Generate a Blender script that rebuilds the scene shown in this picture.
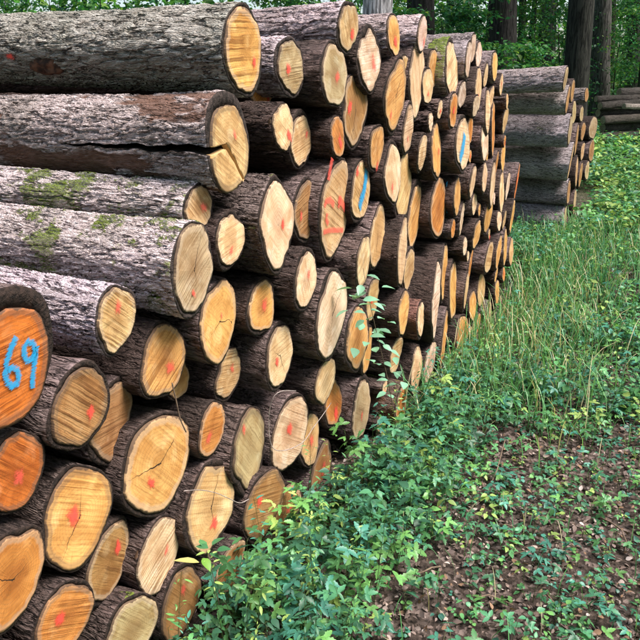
import bpy, bmesh, math, random
import numpy as np
from mathutils import Vector, Matrix, noise as mnoise

for o in list(bpy.data.objects):
    bpy.data.objects.remove(o)
scene = bpy.context.scene
COL = scene.collection
R = math.radians

# ------------------------------------------------------------------ camera
IMG = 640.0
FPX = 700.0            # focal length in photo pixels
HORIZON = 75.0         # photo row of the horizon
CAMH = 1.70
PITCH = math.atan((IMG / 2 - HORIZON) / FPX)
cam = bpy.data.cameras.new('camera')
cam.sensor_fit = 'HORIZONTAL'
cam.sensor_width = 36.0
cam.lens = 36.0 * FPX / IMG
cam.clip_start = 0.05
cam.clip_end = 2000
cam_o = bpy.data.objects.new('camera', cam)
COL.objects.link(cam_o)
cam_o.location = (0, 0, CAMH)
cam_o.rotation_euler = (math.pi / 2 - PITCH, 0, 0)
scene.camera = cam_o
scene.render.resolution_x = 1024
scene.render.resolution_y = 1024

# ------------------------------------------------------------------ light
SUN_EL, SUN_AZ = 60.0, 108.0      # azimuth clockwise from +Y
world = bpy.data.worlds.new('World')
scene.world = world
world.use_nodes = True
wn = world.node_tree
wn.nodes.clear()
sky = wn.nodes.new('ShaderNodeTexSky')
sky.sky_type = 'NISHITA'
sky.sun_disc = False
sky.sun_elevation = R(SUN_EL)
sky.sun_rotation = R(SUN_AZ)
sky.dust_density = 3.0
sky.ozone_density = 0.6
bg = wn.nodes.new('ShaderNodeBackground')
bg.inputs['Strength'].default_value = 0.13
wo = wn.nodes.new('ShaderNodeOutputWorld')
wn.links.new(sky.outputs[0], bg.inputs[0])
wn.links.new(bg.outputs[0], wo.inputs[0])
sun = bpy.data.lights.new('sun', 'SUN')
sun.energy = 3.4
sun.angle = R(26)
sun.color = (1.0, 0.95, 0.88)
sun_o = bpy.data.objects.new('sun', sun)
COL.objects.link(sun_o)
sdir = Vector((math.sin(R(SUN_AZ)) * math.cos(R(SUN_EL)), math.cos(R(SUN_AZ)) * math.cos(R(SUN_EL)), math.sin(R(SUN_EL))))
sun_o.rotation_euler = sdir.to_track_quat('Z', 'Y').to_euler()
sun_o.location = (4, -4, 8)
scene.view_settings.view_transform = 'Standard'
scene.view_settings.look = 'None'
scene.view_settings.exposure = 1.12
scene.view_settings.gamma = 1.0
scene.view_settings.use_curve_mapping = False
scene.render.engine = 'CYCLES'
scene.cycles.max_bounces = 4
scene.cycles.diffuse_bounces = 3
scene.cycles.use_adaptive_sampling = True
scene.cycles.adaptive_threshold = 0.025
scene.cycles.transparent_max_bounces = 12

# ------------------------------------------------------------------ helpers
CP, SP = math.cos(PITCH), math.sin(PITCH)
def ray(x, y):
    """photo pixel -> world direction (unnormalised: camera depth 1)"""
    u = (x - IMG / 2) / FPX
    v = (IMG / 2 - y) / FPX
    return np.array([u, CP + v * SP, v * CP - SP])
CAM = np.array([0.0, 0.0, CAMH])
def project(p):
    d = np.asarray(p, float) - CAM
    zc = d[..., 1] * CP - d[..., 2] * SP
    yc = d[..., 1] * SP + d[..., 2] * CP
    return IMG / 2 + FPX * d[..., 0] / zc, IMG / 2 - FPX * yc / zc
def at_dist(x, y, fwd):
    """point along the pixel ray at forward distance fwd"""
    r = ray(x, y)
    return CAM + r * (fwd / r[1])
def on_ground(x, y, z=0.0):
    z = z - 0.27
    r = ray(x, y)
    return CAM + r * ((z - CAMH) / r[2])

def tag(o, label=None, cat=None, group=None, kind=None):
    if label: o['label'] = label
    if cat: o['category'] = cat
    if group: o['group'] = group
    if kind: o['kind'] = kind
    return o
def mesh_obj(name, verts, faces, mat, parent=None, smooth=True):
    me = bpy.data.meshes.new(name)
    me.from_pydata([tuple(v) for v in verts], [], faces)
    me.update()
    if smooth:
        me.polygons.foreach_set('use_smooth', [True] * len(me.polygons))
    if mat: me.materials.append(mat)
    o = bpy.data.objects.new(name, me)
    COL.objects.link(o)
    if parent is not None: o.parent = parent
    return o
def np_mesh(name, verts, faces, mat, parent=None, colors=None, smooth=True):
    """verts (n,3), faces (m,k) with k constant"""
    me = bpy.data.meshes.new(name)
    n, m, k = len(verts), len(faces), faces.shape[1]
    me.vertices.add(n)
    me.vertices.foreach_set('co', np.ascontiguousarray(verts, dtype=np.float32).ravel())
    me.loops.add(m * k)
    me.loops.foreach_set('vertex_index', np.ascontiguousarray(faces, dtype=np.int32).ravel())
    me.polygons.add(m)
    me.polygons.foreach_set('loop_start', np.arange(0, m * k, k, dtype=np.int32))
    me.polygons.foreach_set('loop_total', np.full(m, k, dtype=np.int32))
    me.update(calc_edges=True)
    me.polygons.foreach_set('use_smooth', [smooth] * m)
    if colors is not None:
        a = me.color_attributes.new('tint', 'FLOAT_COLOR', 'POINT')
        c = np.ones((n, 4), dtype=np.float32)
        c[:, :3] = colors
        a.data.foreach_set('color', c.ravel())
    if mat: me.materials.append(mat)
    o = bpy.data.objects.new(name, me)
    COL.objects.link(o)
    if parent is not None: o.parent = parent
    return o
def empty(name, mat4=None, loc=None):
    o = bpy.data.objects.new(name, None)
    o.empty_display_size = 0.1
    COL.objects.link(o)
    if mat4 is not None: o.matrix_world = mat4
    if loc is not None: o.location = loc
    return o
def tube(pts, rads, seg=8, closed_ends=True):
    """tapered tube through points -> verts, faces"""
    pts = [Vector(p) for p in pts]
    V, F = [], []
    up = Vector((0.13, 0.21, 0.97))
    for i, p in enumerate(pts):
        d = (pts[min(i + 1, len(pts) - 1)] - pts[max(i - 1, 0)]).normalized()
        a = d.cross(up)
        if a.length < 0.05: a = d.cross(Vector((1, 0, 0)))
        a.normalize()
        b = d.cross(a).normalized()
        for k in range(seg):
            t = 2 * math.pi * k / seg
            V.append(p + (a * math.cos(t) + b * math.sin(t)) * rads[i])
    for i in range(len(pts) - 1):
        for k in range(seg):
            k2 = (k + 1) % seg
            F.append((i * seg + k, i * seg + k2, (i + 1) * seg + k2, (i + 1) * seg + k))
    if closed_ends:
        F.append(tuple(range(seg))[::-1])
        n = (len(pts) - 1) * seg
        F.append(tuple(range(n, n + seg)))
    return V, F

# ------------------------------------------------------------------ materials
class NT:
    def __init__(self, name):
        self.m = bpy.data.materials.new(name)
        self.m.use_nodes = True
        self.t = self.m.node_tree
        self.t.nodes.clear()
        self.out = self.t.nodes.new('ShaderNodeOutputMaterial')
    def n(self, kind, **kw):
        nd = self.t.nodes.new(kind)
        for k, v in kw.items():
            if k.startswith('i_'):
                key = k[2:]
                key = int(key) if key.isdigit() else key.replace('_', ' ')
                s = nd.inputs[key]
                if isinstance(v, bpy.types.NodeSocket): self.t.links.new(v, s)
                else: s.default_value = v
            else:
                setattr(nd, k, v)
        return nd
    def math(self, op, a, b=0.0, c=None, clamp=False):
        nd = self.n('ShaderNodeMath', operation=op, use_clamp=clamp)
        for i, v in enumerate((a, b, c)):
            if v is None: continue
            if isinstance(v, bpy.types.NodeSocket): self.t.links.new(v, nd.inputs[i])
            else: nd.inputs[i].default_value = v
        return nd.outputs[0]
    def vmul(self, v, s):
        nd = self.n('ShaderNodeVectorMath', operation='MULTIPLY')
        self.t.links.new(v, nd.inputs[0])
        if isinstance(s, bpy.types.NodeSocket): self.t.links.new(s, nd.inputs[1])
        else: nd.inputs[1].default_value = s
        return nd.outputs[0]
    def vadd(self, v, s):
        nd = self.n('ShaderNodeVectorMath', operation='ADD')
        for i, q in enumerate((v, s)):
            if isinstance(q, bpy.types.NodeSocket): self.t.links.new(q, nd.inputs[i])
            else: nd.inputs[i].default_value = q
        return nd.outputs[0]
    def noise(self, v, scale, detail=4.0, rough=0.55, dist=0.0):
        nd = self.n('ShaderNodeTexNoise', i_Scale=scale, i_Detail=detail, i_Roughness=rough, i_Distortion=dist)
        self.t.links.new(v, nd.inputs['Vector'])
        return nd
    def ramp(self, f, lo, hi, a=0.0, b=1.0, smooth=True):
        nd = self.n('ShaderNodeMapRange', interpolation_type='SMOOTHSTEP' if smooth else 'LINEAR')
        self.t.links.new(f, nd.inputs[0])
        for i, v in zip((1, 2, 3, 4), (lo, hi, a, b)):
            if isinstance(v, bpy.types.NodeSocket): self.t.links.new(v, nd.inputs[i])
            else: nd.inputs[i].default_value = v
        return nd.outputs[0]
    def mix(self, f, a, b, blend='MIX'):
        nd = self.n('ShaderNodeMix', data_type='RGBA', blend_type=blend)
        for s, v in ((nd.inputs[0], f), (nd.inputs[6], a), (nd.inputs[7], b)):
            if isinstance(v, bpy.types.NodeSocket): self.t.links.new(v, s)
            elif isinstance(v, (int, float)): s.default_value = v
            else: s.default_value = (*v, 1.0)
        return nd.outputs[2]
    def attr(self, name, kind='OBJECT'):
        return self.n('ShaderNodeAttribute', attribute_type=kind, attribute_name=name)
    def bsdf(self, color, rough=0.8, normal=None, spec=0.3):
        b = self.n('ShaderNodeBsdfPrincipled')
        for s, v in (('Base Color', color), ('Roughness', rough), ('Normal', normal), ('Specular IOR Level', spec)):
            if v is None: continue
            if isinstance(v, bpy.types.NodeSocket): self.t.links.new(v, b.inputs[s])
            elif isinstance(v, (tuple, list)): b.inputs[s].default_value = (*v, 1.0)
            else: b.inputs[s].default_value = v
        return b.outputs[0]
    def bump(self, h, strength=0.5, dist=0.01):
        nd = self.n('ShaderNodeBump', i_Strength=strength, i_Distance=dist)
        self.t.links.new(h, nd.inputs['Height'])
        return nd.outputs[0]
    def surf(self, s):
        self.t.links.new(s, self.out.inputs['Surface'])

def bark_material(name='bark_wood', disp=0.012):
    q = NT(name)
    tc = q.n('ShaderNodeTexCoord')
    oi = q.n('ShaderNodeObjectInfo')
    off = q.n('ShaderNodeCombineXYZ', i_0=q.math('MULTIPLY', oi.outputs['Random'], 37.0), i_1=q.math('MULTIPLY', oi.outputs['Random'], 19.0), i_2=q.math('MULTIPLY', oi.outputs['Random'], 53.0))
    p = tc.outputs['Object']
    po = q.vadd(p, off.outputs[0])
    bsc = q.attr('bscale').outputs['Fac']
    bvec = q.n('ShaderNodeCombineXYZ', i_0=bsc, i_1=bsc, i_2=bsc).outputs[0]
    ps = q.vmul(po, bvec)
    nA = q.noise(q.vmul(ps, (36.0, 36.0, 6.5)), 1.0, 3.0, 0.55, 0.55).outputs['Fac']
    nB = q.noise(q.vmul(ps, (105.0, 105.0, 26.0)), 1.0, 3.0, 0.6, 0.3).outputs['Fac']
    fA = q.math('ABSOLUTE', q.math('SUBTRACT', nA, 0.5))
    fB = q.math('ABSOLUTE', q.math('SUBTRACT', nB, 0.5))
    ridge = q.ramp(fA, 0.0, 0.085)
    fine = q.ramp(fB, 0.0, 0.13)
    big = q.noise(po, 3.2, 2.0).outputs['Fac']
    h = q.math('ADD', q.math('MULTIPLY', ridge, 0.7), q.math('MULTIPLY', fine, 0.35))
    tone = q.attr('bark').outputs['Color']
    lightc = q.mix(q.ramp(big, 0.35, 0.65), q.vmul(tone, (1.0, 0.96, 0.94)), q.vmul(tone, (1.40, 1.31, 1.34)))
    col = q.mix(q.ramp(nB, 0.34, 0.6), q.vmul(lightc, (0.62, 0.59, 0.57)), lightc)
    col = q.mix(q.math('MULTIPLY', q.ramp(fB, 0.0, 0.05, 1.0, 0.0), 0.32), col, q.vmul(tone, (0.22, 0.19, 0.17)))
    col = q.mix(q.math('MULTIPLY', q.ramp(fA, 0.003, 0.042, 1.0, 0.0), 0.88), col, q.vmul(tone, (0.12, 0.10, 0.095)))
    wgt = q.attr('wgt', 'GEOMETRY').outputs['Fac']
    # moss on the upper side, in patches
    geo = q.n('ShaderNodeNewGeometry')
    sep = q.n('ShaderNodeSeparateXYZ', i_0=geo.outputs['Normal'])
    mamt = q.attr('moss').outputs['Fac']
    mn = q.noise(q.vadd(p, off.outputs[0]), 7.0, 5.0, 0.7).outputs['Fac']
    thr = q.math('SUBTRACT', 0.74, q.math('MULTIPLY', mamt, 0.30))
    mm = q.math('MULTIPLY', q.ramp(mn, thr, q.math('ADD', thr, 0.05)), q.ramp(sep.outputs[2], 0.1, 0.55))
    mcol = q.mix(q.noise(p, 60.0, 3.0).outputs['Fac'], (0.045, 0.085, 0.012), (0.22, 0.26, 0.04))
    col = q.mix(mm, col, mcol)
    # stripped, rotten patches
    strip = q.attr('strip').outputs['Fac']
    sn = q.noise(q.vmul(q.vadd(p, off.outputs[0]), (3.0, 3.0, 1.2)), 1.6, 4.0, 0.6).outputs['Fac']
    sm = q.math('MULTIPLY', q.ramp(sn, 0.53, 0.57), strip)
    scol = q.mix(nB, (0.03, 0.014, 0.01), (0.26, 0.13, 0.085))
    col = q.mix(sm, col, scol)
    endc = q.mix(q.ramp(q.noise(p, 60.0, 3.0, 0.6).outputs['Fac'], .3, .7), (0.012, 0.009, 0.008), q.mix(0.94, tone, (0.036, 0.022, 0.017)))
    col = q.mix(q.ramp(wgt, 0.0, 0.25), endc, col)
    h2 = q.math('ADD', h, q.math('MULTIPLY', mm, 0.3))
    h2 = q.math('MULTIPLY', h2, q.math('SUBTRACT', 1.0, q.math('MULTIPLY', sm, 0.6)))
    q.surf(q.bsdf(col, 0.88, q.bump(h, 0.42, 0.011), 0.2))
    dn = q.n('ShaderNodeDisplacement', i_Midlevel=0.0, i_Scale=disp)
    q.t.links.new(q.math('MULTIPLY', q.math('SUBTRACT', h2, 0.85), wgt), dn.inputs['Height'])
    q.t.links.new(dn.outputs[0], q.out.inputs['Displacement'])
    q.m.displacement_method = 'BOTH'
    return q.m

def wood_material():
    q = NT('sawn_wood')
    uv = q.n('ShaderNodeUVMap', uv_map='UVMap').outputs[0]
    seed = q.attr('seed').outputs['Fac']
    sv = q.n('ShaderNodeCombineXYZ', i_0=seed, i_1=q.math('MULTIPLY', seed, 1.7), i_2=q.math('MULTIPLY', seed, 3.1)).outputs[0]
    tone = q.attr('tone').outputs['Color']
    rho = q.attr('rho', 'GEOMETRY').outputs['Fac']
    ln = q.n('ShaderNodeVectorMath', operation='NORMALIZE')
    q.t.links.new(uv, ln.inputs[0])
    uvs = q.vadd(uv, sv)
    # big blotches and heart stain
    blot = q.noise(uvs, 1.5, 4.0, 0.6, 0.4).outputs['Fac']
    col = q.mix(q.ramp(blot, 0.38, 0.62, 0.0, 0.75), tone, q.vmul(tone, (0.62, 0.50, 0.38)))
    pale = q.noise(q.vadd(uvs, (7.0, 3.0, 1.0)), 1.9, 3.0, 0.5).outputs['Fac']
    col = q.mix(q.ramp(pale, 0.56, 0.70, 0.0, 0.6), col, q.mix(0.12, q.vmul(tone, (1.12, 1.28, 1.5)), (0.72, 0.57, 0.45)))
    hd = q.math('ADD', rho, q.math('MULTIPLY', q.math('SUBTRACT', blot, 0.5), 1.2))
    col = q.mix(q.math('MULTIPLY', q.ramp(hd, 0.1, 0.62, 1.0, 0.0), q.attr('heart').outputs['Fac']), col, q.vmul(tone, (0.50, 0.36, 0.26)))
    # radial rays
    rays = q.noise(q.vadd(q.vmul(ln.outputs[0], (7.0, 7.0, 7.0)), q.vadd(q.vmul(uv, (1.2, 1.2, 1.2)), sv)), 1.6, 4.0, 0.7).outputs['Fac']
    col = q.mix(q.ramp(rays, 0.52, 0.8, 0.0, 0.4), col, q.vmul(tone, (0.45, 0.34, 0.25)))
    # growth rings
    rr = q.math('ADD', q.math('MULTIPLY', rho, 75.0), q.math('MULTIPLY', blot, 9.0))
    ring = q.math('SINE', rr)
    col = q.mix(q.ramp(ring, 0.2, 1.0, 0.0, 0.2), col, (0.16, 0.09, 0.04))
    # saw marks
    rot = q.n('ShaderNodeVectorRotate', rotation_type='Z_AXIS')
    q.t.links.new(uv, rot.inputs['Vector'])
    q.t.links.new(q.attr('sawang').outputs['Fac'], rot.inputs['Angle'])
    sawp = q.vadd(rot.outputs[0], q.vmul(q.noise(uvs, 2.2, 2.0).outputs['Color'], (0.0, 0.05, 0.0)))
    saw = q.noise(q.vadd(q.vmul(sawp, (0.30, 17.0, 1.0)), sv), 1.0, 2.0, 0.6).outputs['Fac']
    saw2 = q.noise(q.vadd(q.vmul(sawp, (0.8, 46.0, 1.0)), sv), 1.0, 1.0, 0.5).outputs['Fac']
    sawm = q.math('MULTIPLY', q.attr('sawamt').outputs['Fac'], q.ramp(q.noise(q.vadd(uvs, (3, 9, 2)), 1.1, 2.0).outputs['Fac'], 0.35, 0.6, 0.35, 1.0))
    col = q.mix(q.math('MULTIPLY', q.ramp(saw, 0.535, 0.575), q.math('MULTIPLY', sawm, 0.8)), col, q.vmul(tone, (0.26, 0.17, 0.11)))
    col = q.mix(q.math('MULTIPLY', q.ramp(saw2, 0.56, 0.62), q.math('MULTIPLY', sawm, 0.55)), col, q.vmul(tone, (0.34, 0.25, 0.17)))
    col = q.mix(q.math('MULTIPLY', q.ramp(saw, 0.43, 0.36), q.math('MULTIPLY', sawm, 0.3)), col, q.vmul(tone, (1.15, 1.3, 1.5)))
    # drying cracks
    cks = None
    for dk, ln_ in ((0.0, 0.9), (2.5, 0.6)):
        cr = q.n('ShaderNodeVectorRotate', rotation_type='Z_AXIS')
        q.t.links.new(uv, cr.inputs['Vector'])
        q.t.links.new(q.math('ADD', q.math('MULTIPLY', seed, 5.3), dk), cr.inputs['Angle'])
        cs = q.n('ShaderNodeSeparateXYZ', i_0=cr.outputs[0])
        wob = q.math('MULTIPLY', q.math('SUBTRACT', q.noise(uvs, 3.0, 2.0).outputs['Fac'], 0.5), 0.7)
        ay = q.math('ABSOLUTE', q.math('ADD', cs.outputs[1], q.math('MULTIPLY', wob, cs.outputs[0])))
        wd = q.math('MULTIPLY', q.math('SUBTRACT', ln_, cs.outputs[0]), 0.014, None, True)
        c1 = q.math('MULTIPLY', q.math('LESS_THAN', ay, wd), q.math('GREATER_THAN', cs.outputs[0], -0.04))
        cks = c1 if cks is None else q.math('MAXIMUM', cks, c1)
    ckm = q.math('MULTIPLY', cks, q.math('GREATER_THAN', q.attr('crack').outputs['Fac'], 0.1))
    col = q.mix(ckm, col, (0.035, 0.02, 0.012))
    # sapwood and torn dark rim
    rn = q.noise(q.vadd(q.vmul(ln.outputs[0], (2.2, 2.2, 2.2)), sv), 1.5, 4.0, 0.65).outputs['Fac']
    rimr = q.math('ADD', rho, q.math('MULTIPLY', q.math('SUBTRACT', rn, 0.5), 0.22))
    col = q.mix(q.ramp(rimr, 0.80, 0.88, 0.0, 0.45), col, q.mix(q.attr('rim').outputs['Fac'], (0.50, 0.38, 0.27), (0.05, 0.035, 0.025)))
    col = q.mix(q.ramp(rimr, 0.955, 0.99, 0.0, 0.9), col, (0.075, 0.045, 0.03))
    # dirt specks
    sp = q.noise(uvs, 16.0, 2.0).outputs['Fac']
    col = q.mix(q.ramp(sp, 0.70, 0.76, 0.0, 0.6), col, (0.06, 0.035, 0.02))
    hh = q.math('ADD', q.math('MULTIPLY', saw, sawm), q.math('ADD', q.math('MULTIPLY', rays, 0.35), q.math('MULTIPLY', ckm, -1.5)))
    q.surf(q.bsdf(col, 0.75, q.bump(hh, 0.5, 0.008), 0.25))
    return q.m

def paint_material(name, colr, op=0.93, namp=1.1, gamp=0.9):
    q = NT(name)
    uv = q.n('ShaderNodeUVMap', uv_map='UVMap').outputs[0]
    oi = q.n('ShaderNodeObjectInfo')
    sv = q.n('ShaderNodeCombineXYZ', i_0=q.math('MULTIPLY', oi.outputs['Random'], 40.0), i_1=q.math('MULTIPLY', oi.outputs['Random'], 23.0), i_2=0.0).outputs[0]
    d = q.attr('rho', 'GEOMETRY').outputs['Fac']
    nz = q.noise(q.vadd(uv, sv), 2.4, 5.0, 0.7).outputs['Fac']
    gm = q.n('ShaderNodeTexCoord').outputs['Object']
    grain = q.noise(q.vadd(q.vmul(gm, (60.0, 420.0, 60.0)), sv), 1.0, 2.0, 0.6).outputs['Fac']
    f = q.math('ADD', d, q.math('ADD', q.math('MULTIPLY', q.math('SUBTRACT', nz, 0.5), namp), q.math('MULTIPLY', q.math('SUBTRACT', grain, 0.5), gamp)))
    a = q.ramp(f, 0.22, 0.86, op, 0.0)
    b = q.bsdf(colr, 0.6, None, 0.3)
    tr = q.n('ShaderNodeBsdfTransparent')
    mx = q.n('ShaderNodeMixShader', i_0=a)
    q.t.links.new(tr.outputs[0], mx.inputs[1])
    q.t.links.new(b, mx.inputs[2])
    q.surf(mx.outputs[0])
    return q.m

def leaf_material(name, trans=0.3, gloss=0.45, mult=(1, 1, 1)):
    q = NT(name)
    c = q.attr('tint', 'GEOMETRY').outputs['Color']
    c = q.vmul(c, mult)
    geo = q.n('ShaderNodeNewGeometry')
    nz = q.noise(geo.outputs['Position'], 45.0, 3.0).outputs['Fac']
    c = q.mix(q.ramp(nz, 0.4, 0.75, 0.0, 0.28), c, q.vmul(c, (1.5, 1.25, 0.8)))
    b = q.bsdf(c, gloss, None, 0.4)
    t = q.n('ShaderNodeBsdfTranslucent')
    q.t.links.new(q.vmul(c, (1.25, 1.3, 0.7)), t.inputs['Color'])
    mx = q.n('ShaderNodeMixShader', i_0=trans)
    q.t.links.new(b, mx.inputs[1])
    q.t.links.new(t.outputs[0], mx.inputs[2])
    q.surf(mx.outputs[0])
    return q.m

def ground_material():
    q = NT('forest_soil')
    geo = q.n('ShaderNodeNewGeometry')
    p = geo.outputs['Position']
    a = q.noise(p, 2.0, 5.0, 0.6).outputs['Fac']
    b = q.noise(p, 38.0, 5.0, 0.7).outputs['Fac']
    v = q.n('ShaderNodeTexVoronoi', feature='F1', i_Scale=42.0)
    q.t.links.new(q.vadd(p, q.vmul(q.noise(p, 20.0).outputs['Color'], (0.03, 0.03, 0.03))), v.inputs['Vector'])
    col = q.mix(q.ramp(b, 0.3, 0.7), (0.020, 0.015, 0.012), (0.085, 0.062, 0.052))
    hs = q.n('ShaderNodeSeparateColor', i_0=v.outputs['Color'])
    col = q.mix(q.ramp(hs.outputs[0], 0.55, 0.9, 0.0, 0.7), col, (0.20, 0.15, 0.135))
    far = q.n('ShaderNodeVectorMath', operation='LENGTH')
    q.t.links.new(p, far.inputs[0])
    col = q.mix(q.ramp(far.outputs['Value'], 9.0, 16.0, 0.0, 0.8), col, q.mix(a, (0.03, 0.05, 0.015), (0.08, 0.12, 0.03)))
    q.surf(q.bsdf(col, 0.95, q.bump(q.math('ADD', b, v.outputs['Distance']), 0.8, 0.02), 0.15))
    return q.m

def plain_material(name, c, rough=0.7, c2=None, scale=30.0):
    q = NT(name)
    tc = q.n('ShaderNodeTexCoord').outputs['Object']
    nz = q.noise(tc, scale, 4.0, 0.6).outputs['Fac']
    col = q.mix(q.ramp(nz, 0.35, 0.65), c, c2 or tuple(x * 0.55 for x in c))
    q.surf(q.bsdf(col, rough, q.bump(nz, 0.3, 0.004)))
    return q.m

def trunk_material():
    q = NT('tree_bark')
    tc = q.n('ShaderNodeTexCoord').outputs['Object']
    oi = q.n('ShaderNodeObjectInfo')
    n1 = q.noise(q.vmul(tc, (24.0, 24.0, 3.2)), 1.0, 4.0, 0.65, 0.6).outputs['Fac']
    n2 = q.noise(q.vadd(tc, (3, 1, 2)), 1.3, 3.0).outputs['Fac']
    base = q.attr('bark').outputs['Color']
    col = q.mix(q.ramp(n1, 0.4, 0.6), q.vmul(base, (0.3, 0.3, 0.3)), q.vmul(base, (1.3, 1.3, 1.3)))
    col = q.mix(q.ramp(n2, 0.55, 0.75, 0.0, 0.45), col, (0.05, 0.07, 0.025))
    q.surf(q.bsdf(col, 0.9, q.bump(n1, 0.9, 0.05), 0.2))
    return q.m

M_BARK = bark_material()
M_WOOD = wood_material()
M_RED = paint_material('red_spray_paint', (0.95, 0.09, 0.065), 0.85)
M_REDFAINT = paint_material('faint_red_spray_paint', (0.90, 0.12, 0.09), 0.55)
M_BLUE = paint_material('blue_spray_paint', (0.02, 0.32, 0.62), 0.84, 0.6, 2.2)
M_LEAF = leaf_material('herb_leaf', 0.28, 0.42)
M_GRASS = leaf_material('grass_blade', 0.3, 0.4)
M_TREELEAF = leaf_material('tree_leaf', 0.45, 0.5, (.64, .74, .58))
M_LITTER = leaf_material('dead_leaf', 0.1, 0.8)
M_SOIL = ground_material()
M_TRUNK = trunk_material()
M_WIRE = plain_material('weathered_wire', (0.40, 0.33, 0.31), 0.5)
M_TWIG = plain_material('dead_twig', (0.20, 0.14, 0.10), 0.85)
M_STEM = plain_material('green_stem', (0.07, 0.09, 0.03), 0.6)

# ------------------------------------------------------------------ log ends
# the face of the stack is a slightly uneven plane that follows the path
FACE_YAW = R(28.5)                       # direction of the stack in plan, from +Y towards +X
FD = np.array([math.sin(FACE_YAW), math.cos(FACE_YAW), 0.0])
FN = np.array([math.cos(FACE_YAW), -math.sin(FACE_YAW), 0.0])   # towards the path
FP = np.array([-0.69, 1.66, 0.0])
def on_face(x, y, rec=0.0):
    r = ray(x, y)
    t = (-rec - np.dot(CAM - FP, FN)) / np.dot(r, FN)
    return CAM + r * t

TONES = dict(g=(0.68, 0.36, 0.115), o=(0.60, 0.24, 0.06), c=(0.78, 0.54, 0.33), t=(0.64, 0.41, 0.20),
             y=(0.46, 0.34, 0.18), b=(0.40, 0.21, 0.08), p=(0.74, 0.54, 0.43), d=(0.60, 0.16, 0.028))
TONEW = dict(g='golden', o='orange', c='cream', t='tan', y='greyish', b='brown', p='pale pinkish', d='deep orange')
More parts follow.
